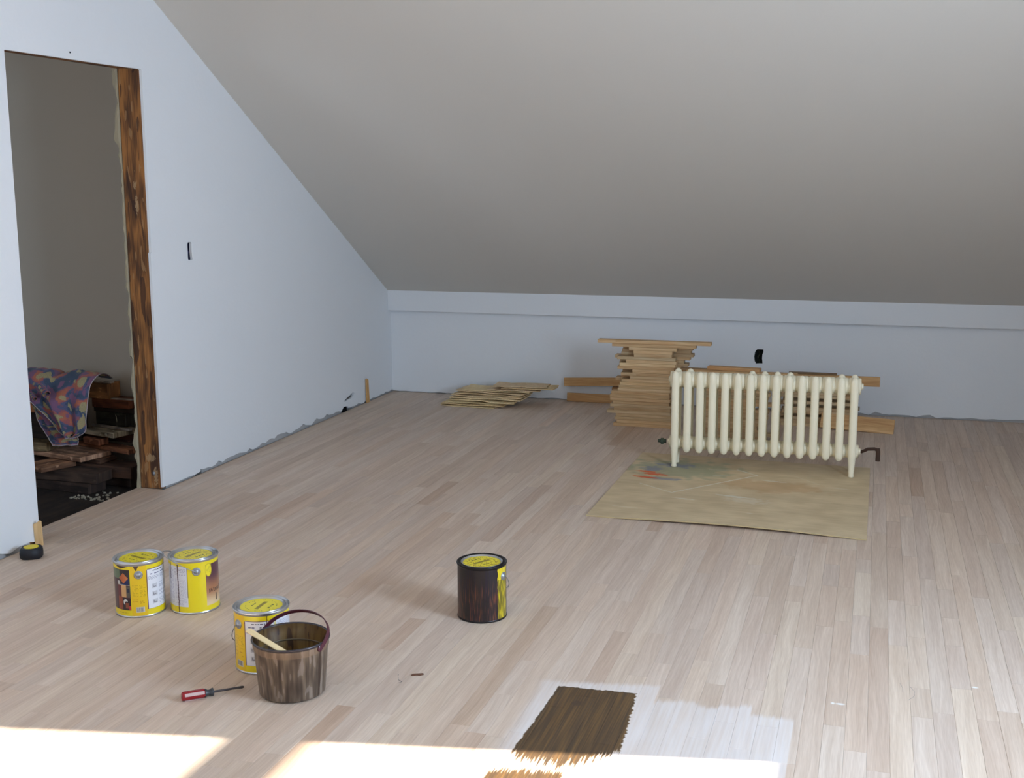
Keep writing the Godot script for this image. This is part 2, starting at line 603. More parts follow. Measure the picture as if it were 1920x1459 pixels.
func jag(a: float, b: float, lo: float, hi: float, step: float) -> PackedVector2Array:
	var r := PackedVector2Array()
	var n := maxi(2, int((b - a) / step))
	for i in n + 1:
		var t := lerpf(a, b, i / float(n))
		var y := clampf(lerpf(lo, hi, 0.5 + n2(t * 9.0, a * 3.0 + 8.0) * 0.9), lo, hi)
		r.append(Vector2(t, y))
	return r

func build_shell() -> void:
	# ceiling: slope, flat, slope, as one folded slab
	var st := mb()
	var zf := 2.93
	var yf := slope_y(zf)
	extrude(st, PackedVector2Array([Vector2(-0.12, slope_y(-0.12)), Vector2(zf, yf), Vector2(ROOM_D + 0.12, yf), Vector2(ROOM_D + 0.12, yf + 0.12), Vector2(zf - 0.03, yf + 0.12), Vector2(-0.12, slope_y(-0.12) + 0.14)]),
		func(p, t): return Vector3(lerpf(-0.16, ROOM_W + 0.14, t), p.y, p.x), 0.5)
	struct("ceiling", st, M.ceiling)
	# left gable wall: drywall sheet with doorway, switch opening and a torn hole near the corner
	var lift := 0.05
	st = mb()
	var L := func(p, t): return Vector3(lerpf(-0.013, 0.0, t), p.y, p.x)
	var p1 := jag(0.0, 0.74, 0.004, 0.022, 0.03)
	p1.append_array([Vector2(0.74, 0.070), Vector2(0.69, 0.072), Vector2(0.655, 0.085), Vector2(0.645, 0.100), Vector2(0.675, 0.104), Vector2(0.71, 0.094), Vector2(0.74, 0.088), Vector2(0.74, slope_y(0.74) + lift), Vector2(0.0, slope_y(0.0) + lift)])
	extrude(st, p1, L)
	var p2 := jag(0.74, 2.52, 0.006, 0.034, 0.035)
	p2.append_array([Vector2(2.52, 1.0785), Vector2(2.502, 1.0785), Vector2(2.4995, 1.082), Vector2(2.504, 1.12), Vector2(2.503, 1.158), Vector2(2.508, 1.165), Vector2(2.52, 1.166), Vector2(2.52, slope_y(2.52) + lift), Vector2(0.74, slope_y(0.74) + lift), Vector2(0.74, 0.088), Vector2(0.775, 0.079), Vector2(0.80, 0.07), Vector2(0.79, 0.064), Vector2(0.74, 0.070)])
	extrude(st, p2, L)
	var p3 := jag(2.52, 2.853, 0.004, 0.014, 0.05)
	p3.append_array([Vector2(2.853, 1.13), Vector2(2.846, 1.135), Vector2(2.846, 1.956), Vector2(2.852, 1.960), Vector2(2.852, 2.46), Vector2(2.52, slope_y(2.52) + lift), Vector2(2.52, 1.166), Vector2(2.534, 1.165), Vector2(2.5395, 1.155), Vector2(2.5395, 1.085), Vector2(2.535, 1.079), Vector2(2.52, 1.0785)])
	extrude(st, p3, L)
	extrude(st, PackedVector2Array([Vector2(2.852, 1.960), Vector2(3.1, 1.957), Vector2(3.744, 1.956), Vector2(3.744, 2.46), Vector2(2.852, 2.46)]), L)
	var p5 := jag(3.744, ROOM_D, 0.004, 0.03, 0.06)
	p5.append_array([Vector2(ROOM_D, 2.46), Vector2(3.744, 2.46)])
	extrude(st, p5, L)
	struct("wall_left", st, M.wall)
	# old plaster and framing behind it
	st = mb()
	var C := func(p, t): return Vector3(lerpf(-0.145, -0.0135, t), p.y, p.x)
	var q1 := PackedVector2Array([Vector2(-0.1, -0.2), Vector2(0.66, -0.2), Vector2(0.66, 0.12), Vector2(0.82, 0.12), Vector2(0.82, -0.2), Vector2(2.49, -0.2), Vector2(2.49, 1.172), Vector2(2.55, 1.172), Vector2(2.55, -0.2), Vector2(2.81, -0.2), Vector2(2.81, 2.45), Vector2(-0.1, 0.68)])
	extrude(st, q1, C)
	extrude(st, PackedVector2Array([Vector2(2.81, 2.0), Vector2(3.79, 2.0), Vector2(3.79, 2.45), Vector2(2.81, 2.45)]), C)
	extrude(st, PackedVector2Array([Vector2(3.79, -0.2), Vector2(ROOM_D + 0.1, -0.2), Vector2(ROOM_D + 0.1, 2.45), Vector2(3.79, 2.45)]), C)
	struct("wall_partition", st, M.plaster)
	# bits behind the openings of the notched core
	st = mb()
	box(st, Vector3(-0.144, -0.1, 0.655), Vector3(-0.05, 0.13, 0.825))
	struct("trim_1", st, M.dark_cavity)
	# door framing
	var door := Node3D.new()
	door.name = "door_1"
	door.set_meta("kind", "structure")
	add_child(door)
	st = mb()
	cbox(st, Transform3D(Basis(), Vector3(-0.0705, 0.985, 2.829)), Vector3(0.114, 1.97, 0.038), 0.003, Color.WHITE, Vector2(0.5, 0.5), Vector2(0.12, 2.0))
	obj("jamb_stud", st, M.stud, door)
	st = mb()
	cbox(st, Transform3D(Basis(), Vector3(-0.0705, 0.985, 3.767)), Vector3(0.114, 1.97, 0.038), 0.003, Color.WHITE, Vector2(0.3, 0.5), Vector2(0.12, 2.0))
	obj("jamb_stud", st, M.stud, door)
	st = mb()
	cbox(st, Transform3D(Basis(), Vector3(-0.0705, 1.983, 3.298)), Vector3(0.114, 0.034, 0.90), 0.003, Color8(150, 140, 135), Vector2(0.5, 0.5), Vector2(0.12, 2.0))
	obj("header", st, M.stud, door)
	st = mb()
	lathe(st, [Vector2(0, 0.004), Vector2(0.005, 0.003), Vector2(0.008, 0.0)], 14, true, Transform3D(Basis(Vector3.RIGHT, PI / 2) * Basis.from_scale(Vector3(1, 1, 1.5)), Vector3(-0.052, 0.075, 2.8478)))
	obj("nail_head", st, M.zinc, door)
	# oozing plaster edge of the room beyond, along the jamb
	st = mb()
	var prev := []
	for i in 90:
		var y := i * 0.0222
		var a := 0.002 + 0.019 * clampf(n2(y * 7.0, 3.0) + 0.35, 0.0, 1.0) + 0.008 * n2(y * 30.0, 1.0)
		if y > 1.05 and y < 1.62: a *= 0.6
		var d := 0.012 + 0.014 * clampf(n2(y * 11.0, 15.0) + 0.4, 0.0, 1.0)
		var ring := [Vector3(-0.128, y, 2.835), Vector3(-0.130, y, 2.840 + d), Vector3(-0.130 - a, y, 2.838 + d), Vector3(-0.135 - a, y, 2.83)]
		if i:
			for s in 3:
				var o: Vector3 = [Vector3(1, 0, 0.3), Vector3(0, 0, 1), Vector3(-1, 0, 0.6)][s]
				face(st, [prev[s], prev[s + 1], ring[s + 1], ring[s]], o.normalized())
		prev = ring
	obj("plaster_edge", st, M.plaster_edge, door)
	# back knee wall, with an outlet opening, and the projecting band above it
	st = mb()
	var K := func(p, t): return Vector3(p.x, p.y, lerpf(-0.013, 0.0, t))
	var k1 := jag(0.0, 2.535, 0.002, 0.012, 0.05)
	k1.append_array([Vector2(2.535, 0.302), Vector2(2.515, 0.300), Vector2(2.506, 0.318), Vector2(2.503, 0.345), Vector2(2.508, 0.375), Vector2(2.520, 0.393), Vector2(2.535, 0.394), Vector2(2.535, 0.60), Vector2(0.0, 0.60)])
	extrude(st, k1, K)
	var k2 := jag(2.535, ROOM_W, 0.004, 0.026, 0.04)
	k2.append_array([Vector2(ROOM_W, 0.60), Vector2(2.535, 0.60), Vector2(2.535, 0.394), Vector2(2.560, 0.394), Vector2(2.561, 0.375), Vector2(2.555, 0.362), Vector2(2.554, 0.335), Vector2(2.558, 0.302), Vector2(2.535, 0.302)])
	extrude(st, k2, K)
	struct("wall_back", st, M.wall)
	st = mb()
	for r in [[-0.16, 2.48], [2.59, ROOM_W + 0.14]]:
		box(st, Vector3(r[0], -0.2, -0.12), Vector3(r[1], 0.7, -0.0135))
	box(st, Vector3(2.48, -0.2, -0.12), Vector3(2.59, 0.28, -0.0135))
	box(st, Vector3(2.48, 0.42, -0.12), Vector3(2.59, 0.7, -0.0135))
	box(st, Vector3(2.48, 0.28, -0.12), Vector3(2.59, 0.42, -0.09))
	struct("wall_framing", st, M.plaster)
	st = mb()
	extrude(st, PackedVector2Array([Vector2(0.0005, 0.576), Vector2(0.053, 0.576), Vector2(0.057, 0.580), Vector2(0.057, 0.7182), Vector2(0.0005, 0.70)]), func(p, t): return Vector3(lerpf(0.0005, ROOM_W - 0.0005, t), p.y, p.x))
	struct("trim_band", st, M.wall)
	# right gable wall with two windows, and the far wall behind the camera
	st = mb()
	var G := func(p, t): return Vector3(lerpf(ROOM_W + 0.13, ROOM_W, t), p.y, p.x)
	extrude(st, PackedVector2Array([Vector2(-0.12, -0.2), Vector2(4.382, -0.2), Vector2(4.382, 2.46), Vector2(2.93, 2.46), Vector2(-0.12, 0.68)]), G)
	for z in [[4.382, 4.780], [4.900, 5.680]]:
		extrude(st, PackedVector2Array([Vector2(z[0], -0.2), Vector2(z[1], -0.2), Vector2(z[1], 0.823), Vector2(z[0], 0.823)]), G)
		extrude(st, PackedVector2Array([Vector2(z[0], 1.92), Vector2(z[1], 1.92), Vector2(z[1], 2.46), Vector2(z[0], 2.46)]), G)
	extrude(st, PackedVector2Array([Vector2(4.780, -0.2), Vector2(4.900, -0.2), Vector2(4.900, 2.46), Vector2(4.780, 2.46)]), G)
	extrude(st, PackedVector2Array([Vector2(5.680, -0.2), Vector2(ROOM_D + 0.12, -0.2), Vector2(ROOM_D + 0.12, 2.46), Vector2(5.680, 2.46)]), G)
	struct("wall_right", st, M.wall)
	st = mb()
	box(st, Vector3(-0.16, -0.2, ROOM_D), Vector3(0.7, 2.46, ROOM_D + 0.12))
	box(st, Vector3(2.3, -0.2, ROOM_D), Vector3(ROOM_W + 0.14, 2.46, ROOM_D + 0.12))
	box(st, Vector3(0.7, -0.2, ROOM_D), Vector3(2.3, 0.9, ROOM_D + 0.12))
	box(st, Vector3(0.7, 2.05, ROOM_D), Vector3(2.3, 2.46, ROOM_D + 0.12))
	struct("wall_rear", st, M.wall)
	# electrical boxes in their openings
	var sw := thing("switch_box", "empty dark blue switch box recessed in the white wall beside the doorway", "switch box", Vector3(-0.014, 1.122, 2.52))
	st = mb()
	open_box(st, Vector3(-0.05, -0.046, -0.023), Vector3(0.0, 0.046, 0.023), 0.0015, Vector3(1, 0, 0))
	obj("housing", st, M.blue_box, sw)
	st = mb()
	tube(st, [Vector3(-0.045, 0.03, 0.008), Vector3(-0.02, 0.026, -0.004), Vector3(-0.006, 0.012, -0.010), Vector3(-0.004, -0.004, -0.012), Vector3(-0.012, -0.03, -0.006)], 0.003)
	obj("wire", st, mat(c8(70, 66, 110), 0.5), sw)
	var ob := thing("outlet_box", "empty dark outlet box in a ragged hole of the knee wall above the radiator", "outlet box", Vector3(2.532, 0.347, -0.014))
	st = mb()
	open_box(st, Vector3(-0.033, -0.052, -0.055), Vector3(0.033, 0.052, 0.0), 0.0015, Vector3(0, 0, 1))
	obj("housing", st, M.green_box, ob)
	st = mb()
	tube(st, [Vector3(-0.01, 0.03, -0.05), Vector3(0.004, 0.012, -0.02), Vector3(-0.006, -0.006, -0.006), Vector3(0.004, -0.028, -0.012), Vector3(0.0, -0.045, -0.03)], 0.004)
	obj("wire", st, mat(c8(62, 62, 40), 0.6), ob)

# five-sided box open towards «open»
func open_box(st: SurfaceTool, lo: Vector3, hi: Vector3, th: float, open: Vector3) -> void:
	for a in 3:
		for s in [0, 1]:
			var d := Vector3.ZERO
			d[a] = -1.0 if s == 0 else 1.0
			if d.dot(open) > 0.5:
				continue
			var l := lo
			var h := hi
			if s == 0: h[a] = lo[a] + th
			else: l[a] = hi[a] - th
			box(st, l, h)

func build_windows() -> void:
	# u runs along the wall, w outwards through it
	var R := func(u: float, y: float, w: float) -> Vector3: return Vector3(ROOM_W + w, y, u)
	window("window_1", R, 4.382, 4.780, 0.823, 1.92, 1.394)
	window("window_2", R, 4.900, 5.680, 0.823, 1.92, 1.394)
	window("window_3", func(u: float, y: float, w: float) -> Vector3: return Vector3(u, y, ROOM_D + w), 0.7, 2.3, 0.90, 2.05, 1.47)

func window(called: String, to: Callable, u0: float, u1: float, y0: float, y1: float, mid: float) -> void:
	var w := Node3D.new()
	w.name = called
	w.set_meta("kind", "structure")
	add_child(w)
	var put := func(part: String, a: Array, b: Array, m: Material, c: float) -> void:
		var st := mb()
		var p: Vector3 = to.call(a[0], a[1], a[2])
		var q: Vector3 = to.call(b[0], b[1], b[2])
		box(st, p.min(q), p.max(q), c)
		obj(part, st, m, w)
	put.call("window_sill", [u0 - 0.05, y0 - 0.027, -0.015], [u1 + 0.05, y0 - 0.0005, 0.128], M.frame, 0.003)
	put.call("meeting_rail", [u0, mid - 0.044, 0.04], [u1, mid + 0.044, 0.08], M.frame, 0.002)
	put.call("head_rail", [u0, y1 - 0.04, 0.085], [u1, y1, 0.125], M.frame, 0.002)
	put.call("pane", [u0, y0, 0.058], [u1, mid - 0.044, 0.062], M.glass, 0.0)
	put.call("pane", [u0, mid + 0.044, 0.058], [u1, y1, 0.062], M.glass, 0.0)

# ------------------------------------------------------------------ oak strip floor, board by board
func build_floor() -> void:
	var st := mb()
	box(st, Vector3(0.0, -0.2, -0.013), Vector3(ROOM_W, -0.0085, ROOM_D))
	box(st, Vector3(-0.1435, -0.2, 2.85), Vector3(0.0, -0.0085, 3.744))
	var root := struct("floor", st, M.subfloor)
	var W := 0.0572
	var tints := [Color(1.0, 0.98, 0.95), Color(0.96, 0.93, 0.91), Color(0.94, 0.91, 0.88), Color(1.01, 1.0, 1.0), Color(0.98, 0.94, 0.91), Color(0.91, 0.86, 0.82), Color(0.96, 0.95, 0.95), Color(0.99, 0.95, 0.91), Color(0.94, 0.92, 0.92)]
	var list := []
	for s in range(-3, int(ROOM_W / W) + 1):
		var x0 := s * W
		var x1 := minf(x0 + W, ROOM_W)
		var z := -0.012
		var end := ROOM_D
		if s < 0:
			z = 2.8505
			end = 3.7435
			x0 = maxf(x0, -0.143)
		while z < end - 0.001:
			var l := rng.randf_range(0.25, 1.35) if rng.randf() < 0.8 else rng.randf_range(0.15, 0.4)
			var z1 := minf(z + l, end)
			if end - z1 < 0.12: z1 = end
			var c: Color = tints[rng.randi() % tints.size()]
			var k := rng.randf_range(0.94, 1.03)
			c = Color(c.r * k, c.g * k, c.b * k)
			if rng.randf() < 0.04: c = Color(1.13, 1.12, 1.12)
			if rng.randf() < 0.05: c = c * Color(0.88, 0.83, 0.79)
			var mid := Vector3((x0 + x1) / 2, 0, (z + z1) / 2)
			list.append({"x0": x0, "x1": x1, "z0": z, "z1": z1, "c": c, "seen": seen_area(mid, (x1 - x0) * (z1 - z)), "o": Vector2(rng.randf_range(0.05, 0.9), rng.randf_range(0.02, 0.26))})
			z = z1
	list.sort_custom(func(a, b): return a.seen > b.seen)
	var rest := mb()
	for i in list.size():
		if i < 300:
			st = mb()
			floorboard(st, list[i])
			obj("floorboard", st, M.floor, root)
		else:
			floorboard(rest, list[i])
	var r := obj("floorboards_beyond", rest, M.floor, root)
	r.set_meta("kind", "stuff")

func seen_area(p: Vector3, area: float) -> float:
	var q := camera.transform.affine_inverse() * p
	if q.z > -0.3: return 0.0
	var f := 2235.0
	var u := 960.0 + f * q.x / -q.z
	var v := 729.5 - f * q.y / -q.z
	var d := q.length()
	var a := area / (d * d * d)
	if u < -40 or u > 1960 or v > 1500: a *= 0.02
	return a

func floorboard(st: SurfaceTool, b: Dictionary) -> void:
	var g := 0.0002
	var c := 0.0004
	var y := 0.0
	var lo := Vector2(b.x0 + g, b.z0 + g)
	var hi := Vector2(b.x1 - g, b.z1 - g)
	var uv := func(p: Vector3) -> Vector2: return Vector2((p.x - b.x0) / 0.9, (p.z - b.z0) / 2.0) + b.o
	var uv2 := func(p: Vector3) -> Vector2: return Vector2((p.x - 1.85) / 1.8, (p.z - 4.1) / 1.5).clamp(Vector2(0.0003, 0.0003), Vector2(0.9997, 0.9997))
	var put := func(pts: Array, out: Vector3) -> void: face(st, pts, out.normalized(), pts.map(uv), b.c, pts.map(uv2))
	# boards that cross the edge of the stained area are cut there so that the clamped coordinates stay true
	var zs := [lo.y + c]
	for t in [4.1, 5.6]:
		if t > lo.y + c and t < hi.y - c: zs.append(t)
	zs.append(hi.y - c)
	for i in zs.size() - 1:
		put.call([Vector3(lo.x + c, y, zs[i]), Vector3(hi.x - c, y, zs[i]), Vector3(hi.x - c, y, zs[i + 1]), Vector3(lo.x + c, y, zs[i + 1])], Vector3.UP)
	for s in [-1.0, 1.0]:
		var xe := lo.x if s < 0 else hi.x
		var xi: float = xe - s * c
		for i in zs.size() - 1:
			var za: float = zs[i] if i > 0 else lo.y
			var zb: float = zs[i + 1] if i < zs.size() - 2 else hi.y
			put.call([Vector3(xi, y, zs[i]), Vector3(xi, y, zs[i + 1]), Vector3(xe, y - c, zb), Vector3(xe, y - c, za)], Vector3(s, 1, 0))
			put.call([Vector3(xe, y - c, za), Vector3(xe, y - c, zb), Vector3(xe, y - 0.008, zb), Vector3(xe, y - 0.008, za)], Vector3(s, 0, 0))
		var ze := lo.y if s < 0 else hi.y
		var zi: float = ze - s * c
		put.call([Vector3(lo.x + c, y, zi), Vector3(hi.x - c, y, zi), Vector3(hi.x, y - c, ze), Vector3(lo.x, y - c, ze)], Vector3(0, 1, s))
		put.call([Vector3(lo.x, y - c, ze), Vector3(hi.x, y - c, ze), Vector3(hi.x, y - 0.008, ze), Vector3(lo.x, y - 0.008, ze)], Vector3(0, 0, s))

# ------------------------------------------------------------------ the room beyond the doorway
func build_next_room() -> void:
	var st := mb()
	box(st, Vector3(-3.1, -0.2, 2.3), Vector3(-0.1445, -0.03, 6.2))
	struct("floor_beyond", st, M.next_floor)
	st = mb()
	box(st, Vector3(-3.1, -0.2, 2.32), Vector3(-0.1445, 2.6, 2.45))
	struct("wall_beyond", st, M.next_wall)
	st = mb()
	box(st, Vector3(-3.1, -0.0295, 2.4505), Vector3(-0.1455, 0.02, 2.462), 0.002)
	struct("baseboard_beyond", st, M.next_wall)
	st = mb()
	box(st, Vector3(-3.2, -0.2, 2.3), Vector3(-3.1, 2.6, 6.3))
	struct("wall_far_side", st, M.next_wall)
	st = mb()
	# far wall of that room has a window of its own
	box(st, Vector3(-3.1, -0.2, 6.1), Vector3(-2.3, 2.6, 6.2))
	box(st, Vector3(-1.3, -0.2, 6.1), Vector3(-0.1445, 2.6, 6.2))
	box(st, Vector3(-2.3, -0.2, 6.1), Vector3(-1.3, 0.8, 6.2))
	box(st, Vector3(-2.3, 1.9, 6.1), Vector3(-1.3, 2.6, 6.2))
	struct("wall_window_side", st, M.next_wall)
	st = mb()
	box(st, Vector3(-3.2, 2.42, 2.3), Vector3(-0.146, 2.55, 6.3))
	struct("ceiling_beyond", st, M.ceiling)
	var a := AreaLight3D.new()
	a.name = "window_daylight_beyond"
	a.area_size = Vector2(0.95, 1.05)
	a.light_color = Color(0.86, 0.92, 1.0)
	a.light_energy = 2.4
	a.area_range = 20.0
	a.area_attenuation = 2.0
	a.shadow_enabled = true
	a.position = Vector3(-1.8, 1.35, 6.08)
	add_child(a)

# ------------------------------------------------------------------ radiator on its plywood sheet
func build_radiator() -> void:
	# plywood: slightly bowed sheet
	var st := mb()
	var A := [Vector3(2.061, 0, 1.445), Vector3(3.243, 0, 1.475), Vector3(3.240, 0, 2.763), Vector3(2.054, 0, 2.731)]
	var nx := 24
	var nz := 24
	var th := 0.0055
	var P := func(i: int, j: int, top: bool) -> Vector3:
		var u := i / float(nx)
		var v := j / float(nz)
		var p: Vector3 = A[0].lerp(A[1], u).lerp(A[3].lerp(A[2], u), v)
		var bow := 0.012 * pow(maxf(0.0, (v - 0.55) / 0.45), 2.0) * sin(PI * clampf((u - 0.1) / 0.88, 0, 1))
		p.y = 0.0006 + bow + (th if top else 0.0)
		return p
	for i in nx:
		for j in nz:
			var uv := [Vector2(i, j) / 24.0, Vector2(i + 1, j) / 24.0, Vector2(i + 1, j + 1) / 24.0, Vector2(i, j + 1) / 24.0]
			var n: Array = [Vector3.UP, Vector3.UP, Vector3.UP, Vector3.UP]
			squad(st, [P.call(i, j, true), P.call(i + 1, j, true), P.call(i + 1, j + 1, true), P.call(i, j + 1, true)], n, uv)
			squad(st, [P.call(i, j, false), P.call(i + 1, j, false), P.call(i + 1, j + 1, false), P.call(i, j + 1, false)], [Vector3.DOWN, Vector3.DOWN, Vector3.DOWN, Vector3.DOWN], uv)
	var sheet := thing("plywood_sheet", "tan plywood sheet with chalk lines and orange smears lying under the radiator", "plywood", Vector3.ZERO)
	obj("panel", st, M.ply, sheet)
	st = mb()
	for i in nx:
		for e in [0, nz]:
			face(st, [P.call(i, e, true), P.call(i + 1, e, true), P.call(i + 1, e, false), P.call(i, e, false)], Vector3(0, 0, 1 if e else -1))
	for j in nz:
		for e in [0, nx]:
			face(st, [P.call(e, j, true), P.call(e, j + 1, true), P.call(e, j + 1, false), P.call(e, j, false)], Vector3(1 if e else -1, 0, 0))
	obj("edge", st, M.ply_edge, sheet)

	var r := thing("radiator", "cream painted cast iron column radiator standing free on the plywood sheet", "radiator", Vector3(2.7135, 0.0062, 1.660), 0.025)
	var n := 15
	var pitch := 0.0626
	var tall := [0, 1, 6, 7, 8, 9, 13, 14]
	var meshes := {}
	for hi in [true, false]:
		st = mb()
		radiator_section(st, 0.4985, 0.4985 if hi else 0.468, pitch)
		meshes[hi] = st.commit()
	for i in n:
		var s := inst("section", meshes[tall.has(i)], M.iron, r)
		s.position = Vector3((i - 7) * pitch, 0, 0)
	for i in [-7, 7]:
		for z in [-0.05, 0.05]:
			st = mb()
			lathe(st, [Vector2(0.0, 0.0), Vector2(0.0125, 0.0), Vector2(0.0145, 0.004), Vector2(0.0125, 0.014), Vector2(0.0155, 0.05), Vector2(0.0190, 0.10), Vector2(0.0192, 0.13)], 20, true, Transform3D(Basis.from_scale(Vector3(1, 1, 1.1)), Vector3(i * pitch, 0, z)))
			obj("leg", st, M.iron, r)
	# end plugs
	var to_x := Basis(Vector3.BACK, -PI / 2)
	for e in [-1, 1]:
		for y in [0.447, 0.120]:
			st = mb()
			var b := Basis(Vector3.BACK, -PI / 2 * e)
			lathe(st, [Vector2(0.030, 0.0), Vector2(0.030, 0.006), Vector2(0.026, 0.010), Vector2(0.016, 0.011), Vector2(0.015, 0.019), Vector2(0.0, 0.019)], 8, false, Transform3D(b, Vector3(e * 7.35 * pitch, y, 0)))
			obj("end_plug", st, M.iron, r)
	st = mb()
	lathe(st, [Vector2(0.011, 0.0), Vector2(0.011, 0.012), Vector2(0.016, 0.014), Vector2(0.016, 0.026), Vector2(0.010, 0.03), Vector2(0.008, 0.042), Vector2(0.0, 0.043)], 12, false, Transform3D(Basis(Vector3.BACK, PI / 2), Vector3(-7.8 * pitch, 0.120, 0)))
	obj("air_valve", st, M.verdigris, r)
	st = mb()
	tube(st, [Vector3(7.7 * pitch, 0.118, 0.0), Vector3(7.95 * pitch, 0.128, 0.01), Vector3(8.2 * pitch, 0.138, 0.015), Vector3(8.7 * pitch, 0.142, 0.02), Vector3(8.95 * pitch, 0.138, 0.022)], 0.008)
	obj("inlet_pipe", st, M.rust, r)
	st = mb()
	tube(st, [Vector3(8.93 * pitch, 0.146, 0.022), Vector3(8.98 * pitch, 0.125, 0.024), Vector3(8.98 * pitch, 0.082, 0.026)], 0.011, 0.010, 8, Vector3.BACK)
	obj("pipe_elbow", st, M.rust, r)

func radiator_section(st: SurfaceTool, front_top: float, rear_top: float, pitch: float) -> void:
	for t in [[0.05, front_top], [-0.05, rear_top]]:
		var y: float = t[1]
		var prof := [Vector2(0.0, 0.077), Vector2(0.008, 0.0785), Vector2(0.0155, 0.085), Vector2(0.0190, 0.098), Vector2(0.0195, 0.115), Vector2(0.0195, y - 0.032), Vector2(0.0188, y - 0.022), Vector2(0.0155, y - 0.011), Vector2(0.009, y - 0.003), Vector2(0.0, y)]
		lathe(st, prof, 20, true, Transform3D(Basis.from_scale(Vector3(1, 1, 1.12)), Vector3(0, 0, t[0])))
	cbox(st, Transform3D(Basis(), Vector3(0, 0.445, 0)), Vector3(0.030, 0.07, 0.10), 0.008)
	cbox(st, Transform3D(Basis(), Vector3(0, 0.118, 0)), Vector3(0.030, 0.062, 0.10), 0.008)
	var b := Basis(Vector3.BACK, PI / 2)
	for h in [[0.447, 0.042], [0.120, 0.034]]:
		lathe(st, [Vector2(h[1], -pitch / 2 + 0.0002), Vector2(h[1] * 0.9, -pitch / 2 + 0.002), Vector2(h[1], -pitch / 2 + 0.006), Vector2(h[1], pitch / 2 - 0.006), Vector2(h[1] * 0.9, pitch / 2 - 0.002), Vector2(h[1], pitch / 2 - 0.0002)], 24, true, Transform3D(b, Vector3(0, h[0], 0)))

# ------------------------------------------------------------------ loose flooring boards along the knee wall
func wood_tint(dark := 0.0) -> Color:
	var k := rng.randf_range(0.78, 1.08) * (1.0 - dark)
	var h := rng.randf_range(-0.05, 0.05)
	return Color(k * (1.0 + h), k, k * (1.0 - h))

# lo corner and size, turned about its centre
func board(called: String, label: String, category: String, group: String, at: Vector3, size: Vector3, rot := Vector3.ZERO, tint := Color.WHITE, m: Material = null) -> MeshInstance3D:
	var st := mb()
	cbox(st, Transform3D(), size, minf(0.0012, size.y * 0.2), tint, Vector2(rng.randf(), rng.randf()))
	var o := obj(called, st, m if m else M.board)
	o.position = at
	o.rotation = rot
	tag(o, label, category, group)
	return o

